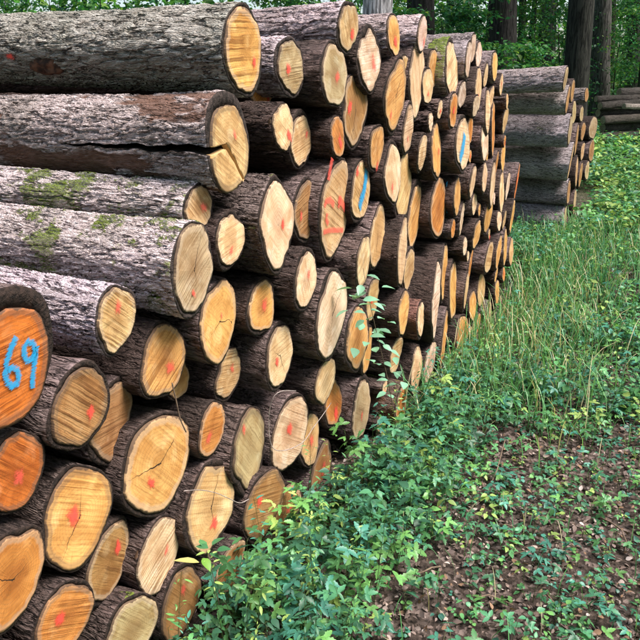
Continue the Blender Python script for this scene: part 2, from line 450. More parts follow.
# x0, x1, y0, y1, tone, options (rec recess in m, mk red mark (dx,dy,size px), bt bark thickness, saw angle/amount, pt pointedness)
LOGS = [
 (222,264,-3,103,'g',dict(mk=(10,12,9),bt=.11,sa=.05,sw=.9,hi=1,flare=1,L='very thick log with golden saw-striped end, topmost of the stack',bark=(.34,.335,.30),bsc=.95,pit=-1)),
 (246,276,50,112,'o',dict(rec=.25,mk=(6,18,8))),
 (274,306,32,101,'y',dict(rec=.1,mk=(-3,2,9),sa=.1,sw=.9,hi=1,bark=(.44,.38,.40))),
 (320,348,37,112,'y',dict(mk=(2,3,9),heart=1,sw=.2)),
 (337,359,-3,57,'t',dict(mk=(3,8,9),hi=1,bark=(.46,.39,.41),pit=2)),
 (356,382,22,97,'p',dict(mk=(4,5,13),bt=.2,pt=.2)),
 (340,369,68,152,'b',dict(rec=.08,mk=(-6,-2,11),sw=.7,crack=1,bt=.14)),
 (383,407,52,138,'g',dict(pt=.15,mk=(-5,20,8),crack=1)),
 (408,425,34,123,'c',dict(pt=.25)),
 (386,401,10,60,'g',dict(mk=(1,6,9),hi=2,bark=(.48,.40,.40))),
 (417,427,12,56,'p',dict(mk=(1,8,8),hi=2,bark=(.48,.40,.40))),
 (398,412,53,92,'t',dict(rec=.12)),
 (421,434,65,107,'c',dict(mk=(0,8,5))),
 (426,441,44,92,'g',dict(rec=.12)),
 (444,459,36,104,'c',dict(pt=.2,hi=2,moss=1,bark=(.36,.31,.29))),
 (457,466,78,112,'p',dict()),
 (465,471,38,83,'p',dict(hi=2,bark=(.34,.30,.31))),
 (469,476,31,66,'p',dict(rec=.05,hi=2,bark=(.34,.30,.31))),
 (475,482,40,70,'p',dict()),
 (474,482,64,116,'c',dict(mk=(0,6,4))),
 (483,488,62,90,'c',dict()),
 (491,498,47,86,'g',dict(hi=2,bark=(.30,.25,.25))),
 (488,494,84,112,'c',dict()),
 # second tier
 (205,250,84,198,'t',dict(mk=(6,-6,8),bt=.27,dark=1,split=1,hi=1,flare=1,moss=.3,strip=.9,bark=(.48,.42,.41),L='huge cracked log with thick black bark ring and tan end')),
 (272,294,101,153,'c',dict(mk=(5,8,9),bt=.07,hi=2)),
 (289,312,106,174,'t',dict(rec=.14,mk=(5,-6,7),sa=.15,sw=.9)),
 (330,345,114,160,'o',dict(mk=(2,6,10),hi=2)),
 (368,384,121,175,'g',dict(mk=(0,18,9),sa=.8,sw=.8)),
 (350,371,153,228,'t',dict(blue=((366,166),(363,190),(358,208),7),mk=(-4,-18,8))),
 (316,352,153,264,'t',dict(scrib=1,pt=.1,L='big tan log end scrawled with red spray lines')),
 (402,414,100,158,'c',dict(mk=(-1,10,6))),
 (417,427,130,174,'c',dict(bt=.14,hi=2)),
 (430,442,119,184,'g',dict(mk=(2,0,7),hi=2)),
 (382,403,138,209,'c',dict(mk=(-1,14,8),pt=.15)),
 (394,412,150,226,'t',dict(rec=.08)),
 (406,422,176,255,'g',dict(rec=.14,pt=.1)),
 (448,458,90,131,'o',dict(mk=(0,0,6),hi=2)),
 (454,471,110,178,'c',dict(blue=((464,134),(462,148),(459,160),7),bt=.13,L='cream log end with a blue paint stripe, second stripe from the scrawled log')),
 (467,473,113,146,'o',dict(rec=.08)),
 (472,479,92,120,'p',dict(hi=2)),
 (480,489,118,164,'p',dict(hi=2)),
 (484,491,86,137,'c',dict(rec=.05)),
 (490,496,96,160,'o',dict(mk=(0,10,5))),
 (502,508,104,136,'t',dict()),
 (500,506,134,177,'g',dict()),
 (493,498,146,190,'o',dict(rec=.05)),
 (469,476,162,201,'c',dict()),
 (481,488,160,196,'c',dict()),
 (489,496,158,210,'c',dict()),
 (498,505,168,218,'c',dict()),
 (505,510,170,202,'p',dict(rec=.05)),
 (514,519,160,207,'d',dict(mk=(0,-4,8))),
 # third tier
 (183,214,180,234,'t',dict(rec=.06,mk=(4,0,9),hi=1,moss=.8,bark=(.56,.50,.50))),
 (214,246,206,274,'c',dict(mk=(0,10,7),bt=.15,hi=2)),
 (257,296,170,279,'c',dict(pt=.4,mk=(5,0,9),hi=1,moss=.6,bark=(.16,.13,.12),L='pale cream diamond-shaped log end beside mossy dark bark')),
 (291,317,175,246,'b',dict(rec=.16,mk=(-4,6,8),sw=.7,sa=.2)),
 (168,216,218,320,'y',dict(mk=(0,24,7),bt=.13,sa=.5,sw=.6,crack=1,hi=1,flare=1,moss=.75,bsc=1.35,bark=(.60,.53,.53),L='thick greyish log end whose pale bark carries green moss')),
 (293,318,246,314,'c',dict(bt=.14,mk=(2,-6,7),hi=2)),
 (313,349,264,364,'p',dict(bt=.13,crack=1,hi=2,pt=.1)),
 (355,371,232,292,'c',dict(bt=.1,hi=2)),
 (368,386,199,276,'t',dict(rec=.04,crack=1,hi=2)),
 (396,408,213,291,'c',dict(hi=2)),
 (402,415,242,296,'t',dict(rec=.04,hi=2)),
 (429,447,176,241,'o',dict(heart=1,pt=.1,blue=((446,182),(447,198),(446,213),3),crack=1)),
 (453,461,174,219,'g',dict()),
 (471,477,190,218,'c',dict(rec=.03)),
 (483,493,194,238,'g',dict(L='glowing golden log end set alone in a dark gap')),
 (472,481,216,253,'g',dict()),
 (467,473,238,292,'o',dict()),
 (468,477,288,324,'g',dict()),
 (496,502,209,233,'c',dict()),
 (495,502,232,272,'g',dict()),
 (502,508,226,270,'g',dict()),
 (509,515,196,238,'g',dict()),
 (508,514,236,268,'t',dict()),
 (459,464,200,238,'p',dict(rec=.03,hi=2)),
 # fourth tier
 (199,237,273,370,'g',dict(mk=(2,-6,6),bt=.07,crack=1)),
 (246,276,273,341,'g',dict(mk=(2,-2,11),heart=1)),
 (93,138,277,360,'t',dict(mk=(1,-12,11),sa=-.65,sw=.95,bt=.11,hi=1,bsc=1.3,bark=(.56,.49,.53),moss=.2)),
 (137,188,318,404,'g',dict(mk=(6,6,12),sa=.5,sw=.9,bt=.09,heart=1)),
 (-57,58,280,437,'d',dict(rec=-.06,num=1,bt=.31,dark=1,sa=.0,sw=.8,L='huge orange log end with the blue number 69')),
 (264,294,319,393,'c',dict(mk=(-3,6,8),bt=.12,crack=1)),
 (213,243,344,406,'t',dict(rec=.1,mk=(3,-6,9))),
 (314,336,354,408,'c',dict(bt=.06)),
 (323,343,373,433,'o',dict(rec=.1,mk=(2,10,12))),
 (344,370,302,374,'g',dict(heart=1,pt=.1,hi=2)),
 (364,380,274,327,'t',dict(mk=(-1,0,7))),
 (361,373,322,380,'g',dict(rec=.05)),
 (397,410,286,339,'g',dict()),
 (416,425,298,341,'c',dict(hi=2,strip=1,bark=(.20,.11,.09))),
 (430,442,249,346,'p',dict(pt=.3,L='tall pale pinkish pointed log end between golden ones')),
 (440,448,238,306,'g',dict(rec=.04)),
 (448,458,258,324,'g',dict()),
 (440,448,304,374,'g',dict()),
 (455,469,312,358,'g',dict()),
 (463,469,268,314,'t',dict(rec=.03)),
 (388,403,333,377,'t',dict()),
 (409,423,343,398,'c',dict(bt=.08,hi=2)),
 (422,437,337,390,'p',dict(rec=.03)),
 (394,408,380,429,'o',dict(hi=2,moss=.9,strip=1,bark=(.17,.12,.10))),
 (351,371,372,447,'y',dict(hi=2,mk=(0,6,8))),
 # lower tiers
 (45,113,356,459,'b',dict(mk=(10,4,12),sa=-.75,sw=1,bt=.13,dark=1)),
 (90,131,374,472,'b',dict(rec=.13,sa=-.2,sw=.7)),
 (119,193,401,528,'g',dict(pt=.25,mk=(-6,18,10),bt=.08,crack=1,L='wide golden diamond-like log end with pale lower tip')),
 (196,227,397,462,'o',dict(mk=(-4,8,11),pt=.15)),
 (228,269,400,502,'y',dict(mk=(-6,-22,9),sa=-.9,sw=.4,bt=.14,dark=1,pt=.2)),
 (269,310,390,476,'c',dict(mk=(-1,-4,10),bt=.08,heart=1,hi=2,L='cream log end with a loose wire looped round it')),
 (298,321,408,472,'t',dict(rec=.1,mk=(1,0,10))),
 (-22,49,424,521,'d',dict(mk=(4,4,12),sa=-.8,sw=.8,bt=.1,dark=1)),
 (37,115,459,576,'g',dict(mk=(-4,-2,16),sa=-.6,sw=.7,crack=1,bt=.08,dark=1)),
 (84,131,514,612,'b',dict(rec=.1,mk=(9,-16,15),sa=-.75,sw=.9)),
 (133,183,511,601,'c',dict(mk=(7,-6,9),sa=.35,sw=.9,bt=.05)),
 (-28,46,518,644,'o',dict(crack=1,bt=.1,heart=1)),
 (28,97,573,668,'o',dict(mk=(-4,-2,13),sa=-.6,sw=.8)),
 (182,236,457,559,'t',dict(mk=(4,14,10),bt=.11,crack=1,hi=2)),
 (240,286,462,550,'b',dict(mk=(-4,-6,11),hi=2,dark=1)),
 (212,248,535,603,'b',dict(mk=(6,4,10),sa=.3,sw=.8)),
 (158,202,558,645,'b',dict(mk=(2,-12,11),dark=1)),
 (99,161,588,676,'y',dict(heart=1,moss=.6)),
 (165,190,352,403,'g',dict(rec=.16)),
 (308,333,438,506,'b',dict(rec=.05,mk=(2,-4,12))),
 (268,304,478,545,'b',dict(rec=.05,mk=(2,-4,10))),
 (-60,30,636,760,'b',dict()),
 (40,110,660,770,'b',dict(rec=.05)),
 (476,486,268,312,'t',dict(rec=.05)),
 (484,494,240,276,'t',dict(rec=.05)),
 # second stack farther along the path (index N1 onwards)
]
N1 = len(LOGS)
LOGS += [
 (563,568,64,93,'y',dict(hi=2,bark=(0.43,0.37,0.38),pit=3)),
 (565,570,84,117,'b',dict(hi=2,bark=(0.48,0.43,0.43))),
 (567,573,112,149,'y',dict(hi=2,bark=(0.42,0.38,0.42),moss=.3)),
 (568,573,142,182,'t',dict(hi=2,bark=(0.42,0.38,0.40))),
 (566,571,178,207,'b',dict(hi=2,bark=(0.35,0.32,0.34))),
 (563,568,203,236,'y',dict(hi=2,bark=(0.35,0.32,0.34))),
 (570,575,78,104,'b',dict()),
 (571,577,98,126,'y',dict()),
 (574,579,122,158,'b',dict()),
 (574,579,154,190,'t',dict()),
 (572,577,186,218,'y',dict()),
 (584,589,87,103,'b',dict(hi=2,bark=(.33,.29,.28))),
 (579,584,104,124,'y',dict()),
 (580,586,120,142,'b',dict()),
 (580,585,140,162,'t',dict()),
 (578,583,160,190,'b',dict()),
 (588,598,114,142,'y',dict(L='reddish log end at the far tip of the second stack')),
 (588,595,138,164,'b',dict()),
 (584,590,160,182,'y',dict()),
]
def circle_pts(C, r, yaw, n=32):
    h = np.array([math.sin(yaw), math.cos(yaw), 0.0])
    t = np.linspace(0, 2 * math.pi, n, endpoint=False)
    return C + r * (np.cos(t)[:, None] * h + np.sin(t)[:, None] * np.array([0, 0, 1.0]))
def solve(bb, rec):
    """centre, radius and cut direction whose outline fits the traced box on the stack's face"""
    x0, x1, y0, y1 = bb
    cx, cy, w, h = (x0 + x1) / 2, (y0 + y1) / 2, x1 - x0, y1 - y0
    px, py, yaw = cx, cy, R(24)
    C = on_face(px, py, rec)
    r = 0.5 * h * np.linalg.norm(C - CAM) / FPX
    for it in range(14):
        C = on_face(px, py, rec)
        u, v = project(circle_pts(C, r, yaw))
        bw, bh = u.max() - u.min(), v.max() - v.min()
        px += cx - (u.max() + u.min()) / 2
        py += cy - (v.max() + v.min()) / 2
        r *= 1 + 0.8 * (h / bh - 1)
        bear = math.atan2(C[0], C[1])
        ob = yaw - bear
        s = min(0.98, math.sin(max(0.02, ob)) * (1 + 0.8 * (w / bw - 1)))
        yaw = bear + math.asin(max(0.03, s))
        yaw = min(max(yaw, R(14)), R(40))
    return C, r, yaw
rng = random.Random(7)
recs = np.array([L[5].get('rec', 0.0) for L in LOGS])
hint = recs.copy()
BODY_YAW = R(25.0)
BF = np.array([math.sin(BODY_YAW), math.cos(BODY_YAW), 0.0])
def cxs():
    C, r = [], []
    for i, L in enumerate(LOGS):
        c = on_face((L[0] + L[1]) / 2, (L[2] + L[3]) / 2, recs[i])
        C.append(c)
    C = np.array(C)
    d = (C[:, 1] * CP - (C[:, 2] - CAMH) * SP)
    hpx = np.array([L[3] - L[2] for L in LOGS], float)
    rr = 0.5 * hpx * d / FPX / 0.93
    return C, rr
PX = np.array([(L[0] + L[1]) / 2 for L in LOGS])
for it in range(60):
    C, rr = cxs()
    s = C @ BF
    z = C[:, 2]
    ds = s[None, :] - s[:, None]
    dz = z[None, :] - z[:, None]
    dist = np.hypot(ds, dz) + 1e-6
    ov = (rr[None, :] + rr[:, None]) * 0.95 - dist
    np.fill_diagonal(ov, 0)
    ov = np.clip(ov, 0, None)
    right = np.sign(PX[:, None] - PX[None, :])     # +1: i is to the right of j -> push it back
    push = (ov * np.abs(ds) / dist * right).sum(1)
    recs += 0.06 * push - 0.05 * (recs - hint)
    recs = np.clip(recs, hint - 0.16, hint + 0.20)

# small logs wedged into the gaps of the stack: the largest circles that fit between the traced ends
sol = [solve(L[:4], recs[i]) for i, L in enumerate(LOGS[:N1])]
occ = [(float(c @ BF), float(c[2]), float(r_)) for c, r_, y_ in sol]
off_e = float(np.mean([np.dot(c - FP, FN) for c, _, _ in sol]))
fr = random.Random(21)
fillers = []
cand = [(a, b) for a in np.arange(3.2, 6.1, .03) for b in np.arange(-.2, 1.75, .03)]
while len(fillers) < 46:
    O = np.array(occ)
    best = None
    for a, b in cand:
        d = (np.hypot(O[:, 0] - a, O[:, 1] - b) - O[:, 2] * .95).min()
        if d < .045 or (best and d <= best[0]): continue
        near = np.abs(O[:, 0] - a) < .22
        if not (near & (O[:, 1] > b + .1)).any() or not ((O[:, 0] > a) & (np.abs(O[:, 1] - b) < .3)).any(): continue
        best = (d, a, b)
    if best is None: break
    d, a, b = best
    d = min(d, .13)
    occ.append((a, b, d))
    # s along the body-normal direction -> point on the stack's face
    # P = FP + FD*u + FN*off ; P.BF = a
    u = (a - float(FP @ BF) - off_e * float(FN @ BF)) / float(FD @ BF)
    P = FP + FD * u + FN * off_e
    P = np.array([P[0], P[1], b])
    uu, vv = project(circle_pts(P, d, R(23)))
    op_ = dict(hi=2) if fr.random() < .3 else {}
    if fr.random() < .35: op_['mk'] = (0, fr.uniform(-3, 4), 4)
    fillers.append((float(uu.min()), float(uu.max()), float(vv.min()), float(vv.max()), fr.choice('ccttggpo'), op_))
LOGS = LOGS[:N1] + fillers + LOGS[N1:]
recs = np.concatenate([recs[:N1], np.full(len(fillers), -off_e), recs[N1:]])
N1 += len(fillers)

BARKS = [(.10, .074, .068), (.13, .098, .09), (.08, .058, .052), (.17, .13, .125), (.068, .05, .045)]  # dark brown bark, deepened so the shade between logs sits in its colour
used_labels = {}
def noisy_outline(i, n, pt):
    """radius factor for n angles"""
    r0 = random.Random(100 + i)
    ph = [r0.uniform(0, 6.28) for _ in range(6)]
    am = [r0.uniform(.0, .06), r0.uniform(.01, .06), r0.uniform(0, .035), r0.uniform(0, .022), r0.uniform(0, .016), .008]
    t = np.linspace(0, 2 * math.pi, n, endpoint=False)
    f = np.ones(n)
    for k, (a, p) in enumerate(zip(am, ph)):
        f += a * np.cos((k + 2) * t + p)
    if pt:      # pull the corners in: pointed top and bottom
        f -= pt * 0.55 * np.abs(np.sin(2 * t)) ** 1.5 * 0.6
    return f / f.max()

def make_decal(name, parent, pts_local, rho, faces, uv, mat):
    o = mesh_obj(name, pts_local, faces, mat, parent, True)
    me = o.data
    a = me.attributes.new('rho', 'FLOAT', 'POINT')
    a.data.foreach_set('value', np.array(rho, dtype=np.float32))
    ul = me.uv_layers.new(name='UVMap')
    for lp in me.loops:
        ul.data[lp.index].uv = uv[lp.vertex_index]
    return o

LOGINFO = []
CLS = []
def build_log(i, spec):
    x0, x1, y0, y1, tone, op = spec
    C, r, yaw = solve((x0, x1, y0, y1), recs[i])
    rg = random.Random(500 + i)
    hi = op.get('hi', 0)
    # body frame: local z runs from the sawn end into the stack
    byaw = (BODY_YAW if i < N1 else R(23)) + R(rg.uniform(-2.0, 2.0)) + R(op.get('yaw', 0))
    pit = R(op.get('pit', rg.uniform(-1.0, 1.0) if i < N1 else rg.uniform(-2.5, 2.5)))
    zax = Vector((-math.cos(byaw) * math.cos(pit), math.sin(byaw) * math.cos(pit), math.sin(pit) * -1))
    xax = Vector((math.sin(byaw), math.cos(byaw), 0))
    yax = zax.cross(xax).normalized()
    if yax.z < 0:
        xax = -xax; yax = zax.cross(xax).normalized()
    M = Matrix((xax, yax, zax)).transposed().to_4x4()
    M.translation = Vector(C)
    Mi = M.inverted()
    root = empty('log', M)
    seg = {0: 44, 1: 200, 2: 72}[hi]
    f = noisy_outline(i, seg, op.get('pt', 0))
    hv = np.array([math.sin(yaw), math.cos(yaw), 0.0])
    fn = np.array([math.cos(yaw), -math.sin(yaw), 0.0])     # cut normal, towards the path
    t = np.linspace(0, 2 * math.pi, seg, endpoint=False)
    # slight tilt of the saw cut
    tilt = rg.uniform(-.10, .10)
    upv = np.array([0, 0, 1.0]) + fn * tilt
    def face_pt(a, b, off=0.0):
        """a along, b up in units of metres on the cut plane"""
        p = Vector(C + hv * a + upv * b + fn * off)
        return Mi @ p
    bt = op.get('bt', rg.uniform(.09, .155))
    rgn = np.array([mnoise.noise(Vector((math.cos(a) * 3, math.sin(a) * 3, i * 3.7))) for a in t])
    rg2 = np.array([mnoise.noise(Vector((math.cos(a) * 1.1, math.sin(a) * 1.1, i * 5.9 + 40))) for a in t])
    inner = f * (1 - bt * np.clip(1 + 0.5 * rgn + 0.9 * rg2, .25, 2.4))
    if op.get('dark') and bt > .14:
        inner = f * (1 - bt * (.55 + .12 * rgn) * (1 + .95 * np.sin(t)))      # thicker bark on the upper side
    jg = np.array([mnoise.noise(Vector((math.cos(a) * 7, math.sin(a) * 7, i * 2.9 + 11))) for a in t])
    inner = inner * (1 - .035 * np.clip(jg, 0, 1) - .012 * np.abs(rgn))
    dent = np.array([mnoise.noise(Vector((math.cos(a) * 9, math.sin(a) * 9, i * 1.3))) for a in t]) * 0.022
    V, F = [], []
    # rings of the bark: inner lip, mid lip, outer edge, then along the body
    Lb = rg.uniform(2.6, 3.3) if i < N1 else rg.uniform(2.2, 2.6)
    if hi == 1:
        ts = list(np.linspace(0.012, 1.9, 190)) + [2.3, 2.8, Lb]
    elif hi == 2:
        ts = list(np.linspace(0.012, 0.55, 34)) + list(np.linspace(.62, 1.4, 16)) + [2.0, Lb]
    else:
        ts = [0.015, .04, .08, .14, .2, .28, .38, .5, .7, 1.0, 1.5, Lb]
    def ring(fac, off, tt=0.0, sc=1.0, plan=0.0):
        for k in range(seg):
            p = face_pt(r * fac[k] * math.cos(t[k]) * sc, r * fac[k] * math.sin(t[k]) * sc, off)
            p.z = p.z * (1 - plan) + tt
            V.append(p)
    ring(inner * 0.99, -0.02)
    ring(inner, -0.004)
    ring(inner * .45 + f * .55 * (1 + dent), -0.001 + 0.0)
    ring(f * (1 + dent) * 0.985, -0.003)
    for tt in ts:
        fl = 1.0
        if op.get('flare'): fl = 0.86 + 0.14 * math.exp(-tt / 0.5)
        else: fl = 0.955 + 0.045 * math.exp(-tt / 0.15)
        fl *= 1 + 0.012 * mnoise.noise(Vector((tt * 2.3, i * 5.1, 0)))
        ring(f * (1 + dent * math.exp(-tt / .05)), 0.0, tt, fl, min(1.0, tt / 1.0))
    nr_ = len(V) // seg
    for a in range(nr_ - 1):
        for k in range(seg):
            k2 = (k + 1) % seg
            F.append((a * seg + k, (a + 1) * seg + k, (a + 1) * seg + k2, a * seg + k2))
    F.append(tuple(range((nr_ - 1) * seg, nr_ * seg)))
    F.append(tuple(range(seg))[::-1])
    bark = mesh_obj('bark', V, F, M_BARK, root)
    wa = bark.data.attributes.new('wgt', 'FLOAT', 'POINT')
    wv_ = np.ones((nr_, seg), dtype=np.float32); wv_[:4] = 0.0; wv_[4] = 0.6
    wa.data.foreach_set('value', wv_.ravel())
    bark['bark'] = op.get('bark', BARKS[rg.randrange(5)])
    bark['moss'] = float(op.get('moss', 0.15 if rg.random() < .3 else 0.0))
    bark['bscale'] = op.get('bsc', rg.uniform(.7, 1.35))
    bark['strip'] = float(op.get('strip', 0.0))
    # sawn end
    V, F, rho, uv = [], [], [], []
    lv = [0, .25, .5, .7, .85, .94, 1.0]
    fs = max(40, min(seg, 72))
    ti = np.linspace(0, 2 * math.pi, fs, endpoint=False)
    fin = np.interp(ti, np.append(t, 2 * math.pi), np.append(inner, inner[0]))
    V.append(face_pt(0, 0, 0.003)); rho.append(0.0); uv.append((0, 0))
    for l in lv[1:]:
        for k in range(fs):
            rr_ = r * fin[k] * l * 1.003
            wob = 0.0025 * mnoise.noise(Vector((math.cos(ti[k]) * l * 4, math.sin(ti[k]) * l * 4, i * 2.1)))
            V.append(face_pt(rr_ * math.cos(ti[k]), rr_ * math.sin(ti[k]), 0.003 + wob))
            rho.append(l); uv.append((l * fin[k] * math.cos(ti[k]), l * fin[k] * math.sin(ti[k])))
    for k in range(fs):
        V.append(face_pt(r * fin[k] * math.cos(ti[k]), r * fin[k] * math.sin(ti[k]), -0.018))
        rho.append(1.0); uv.append((fin[k] * math.cos(ti[k]), fin[k] * math.sin(ti[k])))
    for k in range(fs):
        F.append((0, 1 + k, 1 + (k + 1) % fs))
    for a in range(len(lv) - 1):
        for k in range(fs):
            k2 = (k + 1) % fs
            F.append((1 + a * fs + k, 1 + (a + 1) * fs + k, 1 + (a + 1) * fs + k2, 1 + a * fs + k2))
    F.append(tuple(range(1 + (len(lv) - 1) * fs, 1 + len(lv) * fs))[::-1])
    cf = make_decal('cut_face', root, V, rho, F, uv, M_WOOD)
    tn = TONES[tone]
    j = rg.uniform(.88, 1.08)
    cf['tone'] = (tn[0] * j, tn[1] * j * rg.uniform(.96, 1.04), tn[2] * j * rg.uniform(.9, 1.1))
    cf['seed'] = rg.uniform(0, 90)
    cf['sawang'] = -float(op.get('sa', rg.uniform(-1.2, .6)))
    cf['sawamt'] = float(op.get('sw', rg.uniform(.25, .8)))
    cf['crack'] = float(op.get('crack', 0.0))
    cf['heart'] = 0.75 if op.get('heart') else rg.choice([0.0, 0.3, 0.55])
    cf['rim'] = 0.85 if op.get('dark') else rg.choice([0.0, 0.15, 0.5])
    # face-plane coordinates of a photo pixel
    cpt = Vector(C)
    def px_on_cut(x, y, off):
        rv = ray(x, y)
        nn = np.cross(hv, upv); nn = nn / np.linalg.norm(nn)
        if np.dot(nn, fn) < 0: nn = -nn
        tt = np.dot(C - CAM, nn) / np.dot(rv, nn)
        return Mi @ Vector(CAM + rv * tt + nn * off)
    cx, cy = (x0 + x1) / 2, (y0 + y1) / 2
    def blob(mx, my, size, mat, name='paint_mark', ax=0.75):
        ctr = px_on_cut(mx, my, 0.006)
        dep = (C[1] * CP - (C[2] - CAMH) * SP)
        R_ = size * 0.95 * dep / FPX
        dx = (Mi.to_3x3() @ Vector(hv)); dy = (Mi.to_3x3() @ Vector(upv))
        V, F, rho, uv = [ctr], [], [0.0], [(0, 0)]
        n = 14
        sk = rg.uniform(-1, 1)
        for l in (0.55, 1.0):
            for k in range(n):
                a = 2 * math.pi * k / n
                q_ = 1 + 0.6 * mnoise.noise(Vector((math.cos(a) * 2, math.sin(a) * 2, i * 7.7)))
                V.append(ctr + (dx * (math.cos(a) * ax + .35 * sk * math.sin(a)) + dy * math.sin(a)) * R_ * l * q_)
                rho.append(l); uv.append((math.cos(a) * l, math.sin(a) * l))
        for k in range(n):
            F.append((0, 1 + k, 1 + (k + 1) % n))
            F.append((1 + k, 1 + n + k, 1 + n + (k + 1) % n, 1 + (k + 1) % n))
        return make_decal(name, root, V, rho, F, uv, mat)
    def stroke(pl, w, mat, name, closed=False):
        pts = [px_on_cut(x, y, 0.0065) for x, y in pl]
        dep = (C[1] * CP - (C[2] - CAMH) * SP)
        W = w * 0.5 * dep / FPX
        nl = (Mi.to_3x3() @ Vector(fn)).normalized()
        V, F, rho, uv = [], [], [], []
        L_ = 0
        for k, p in enumerate(pts):
            d = (pts[min(k + 1, len(pts) - 1)] - pts[max(k - 1, 0)]).normalized()
            sd = nl.cross(d).normalized()
            if k: L_ += (p - pts[k - 1]).length
            e = 0.5 if 0 < k < len(pts) - 1 else 0.62
            for q_, rv in ((-1, .98), (-.6, .45), (0, 0.05), (.6, .45), (1, .98)):
                V.append(p + sd * W * q_); rho.append(max(rv, e - .5)); uv.append((q_ * .5, L_ / max(W, 1e-4) * .5))
        for k in range(len(pts) - 1):
            for q_ in range(4):
                F.append((k * 5 + q_, k * 5 + q_ + 1, (k + 1) * 5 + q_ + 1, (k + 1) * 5 + q_))
        return make_decal(name, root, V, rho, F, uv, mat)
    if 'mk' in op:
        mx, my, sz = op['mk']
        bp = blob(cx + mx, cy + my, sz, M_RED if rg.random() < .55 else M_REDFAINT, ax=rg.uniform(.6, .95))
    if 'blue' in op:
        a, b, c, w = op['blue']
        def lerp(p, q_, f_): return (p[0] + (q_[0] - p[0]) * f_, p[1] + (q_[1] - p[1]) * f_)
        stroke([a, lerp(a, b, .5), b, lerp(b, c, .5), c], w * 2.5, M_BLUE, 'paint_stripe')
    if op.get('num'):
        six = [(14, 336), (9, 347), (5, 359), (3, 371), (5, 381), (10, 386), (15, 383), (17, 376), (15, 369), (10, 367), (6, 371)]
        nine = [(34, 350), (31, 343), (26, 341), (22, 346), (22, 354), (25, 360), (30, 359), (33, 352), (34, 346), (33, 358), (31, 372), (30, 388)]
        tag(stroke(six, 11, M_BLUE, 'painted_digit'), 'blue painted digit six')
        tag(stroke(nine, 11, M_BLUE, 'painted_digit'), 'blue painted digit nine')
    if op.get('scrib'):
        for pl, w in (([(323, 207), (325, 201), (329, 200), (333, 205)], 5), ([(337, 199), (341, 203), (344, 209)], 6),
                      ([(340, 196), (337, 208)], 4), ([(326, 213), (325, 219), (327, 224)], 5), ([(322, 232), (329, 230), (336, 230), (342, 230)], 4),
                      ([(331, 158), (329, 168), (327, 180)], 6)):
            stroke(pl, w * 1.9, M_REDFAINT, 'paint_stroke')
    # label
    s = float(np.dot(C - FP, FD)); z = float(C[2])
    size = 'slim' if r < .12 else ('thick' if r > .185 else 'middling')
    lab = op.get('L')
    if lab is None:
        paint = ' marked red' if 'mk' in op else ''
        if 'blue' in op: paint = ' striped blue'
        if i >= N1:
            where = 'in the second stack farther along the path'
            lay = 'low ' if z < .5 else ('high ' if z > 1.2 else '')
        else:
            lay = 'bottom-layer ' if z < .32 else ('top-layer ' if z > 1.62 else ('lower ' if z < .8 else 'upper '))
            where = ('close to the log numbered 69' if s < .75 else 'between the numbered and the scrawled log' if s < 1.55
                     else 'just past the red-scrawled log' if s < 2.6 else 'midway along the long stack' if s < 4.0 else 'at the tip facing the second stack')
        klass = f"{'mossy ' if op.get('moss', 0) > .4 else ''}{lay}{size} log with {TONEW[tone]} end{paint}"
        CLS.append((s, root, klass, i >= N1))
        lab = f"{'mossy ' if op.get('moss', 0) > .4 else ''}{lay}{size} log, {TONEW[tone]} end{paint}, {where}"
    tag(root, lab, 'log', 'logs stacked in the long pile beside the path' if i < N1 else 'logs of the second pile farther along the path')
    LOGINFO.append((i, C, r, math.degrees(yaw)))
    if op.get('split'):
        # gaping crack across the end and along the bark: cut a wedge out
        n_ = 0
        ptsA = [px_on_cut(x, y, 0.0) for x, y in ((200, 152), (214, 150.5), (226, 145.5))]
        ptsB = [px_on_cut(x, y, 0.0) for x, y in ((224.5, 145.5), (234, 161), (243, 180))]
        for pts, w0, w1, dep in ((ptsA, .030, .018, .62), (ptsB, .019, .012, .05)):
            bm = bmesh.new()
            vs = []
            ns = 26 if dep > .2 else 3
            st = [(-.06, 1.0)] + [(dep * q_ / ns, (1 - q_ / ns) ** .7 * .92 + .06) for q_ in range(ns + 1)]
            for zz, sc in st:
                row = []
                jag = .45 * mnoise.noise(Vector((zz * 23, w0 * 90, 1)))
                for k, p in enumerate(pts):
                    d = (pts[min(k + 1, 2)] - pts[max(k - 1, 0)])
                    sd = Vector((-d.y, d.x, 0)).normalized()
                    w = (w0 + (w1 - w0) * k / 2) * .5 * sc
                    wob = 0.016 * mnoise.noise(Vector((zz * 7, 3, k * .2))) + .006 * mnoise.noise(Vector((zz * 31, 8, k * .2))) if zz > 0 else 0
                    row.append((bm.verts.new(p + sd * w * (1 + jag) + Vector((0, wob, zz))), bm.verts.new(p - sd * w * (1 - jag) + Vector((0, wob, zz)))))
                vs.append(row)
            for e in range(len(vs) - 1):
                for k in range(2):
                    for side in (0, 1):
                        bm.faces.new((vs[e][k][side], vs[e][k + 1][side], vs[e + 1][k + 1][side], vs[e + 1][k][side]))
                for k in (0, 2):
                    bm.faces.new((vs[e][k][0], vs[e][k][1], vs[e + 1][k][1], vs[e + 1][k][0]))
            for e in (0, len(vs) - 1):
                for k in range(2):
                    bm.faces.new((vs[e][k][0], vs[e][k + 1][0], vs[e][k + 1][1], vs[e][k][1]))
            bmesh.ops.recalc_face_normals(bm, faces=bm.faces)
            cm = bpy.data.meshes.new('cutter'); bm.to_mesh(cm); bm.free()
            co = bpy.data.objects.new('cutter', cm); COL.objects.link(co); co.parent = root
            bpy.context.view_layer.update()
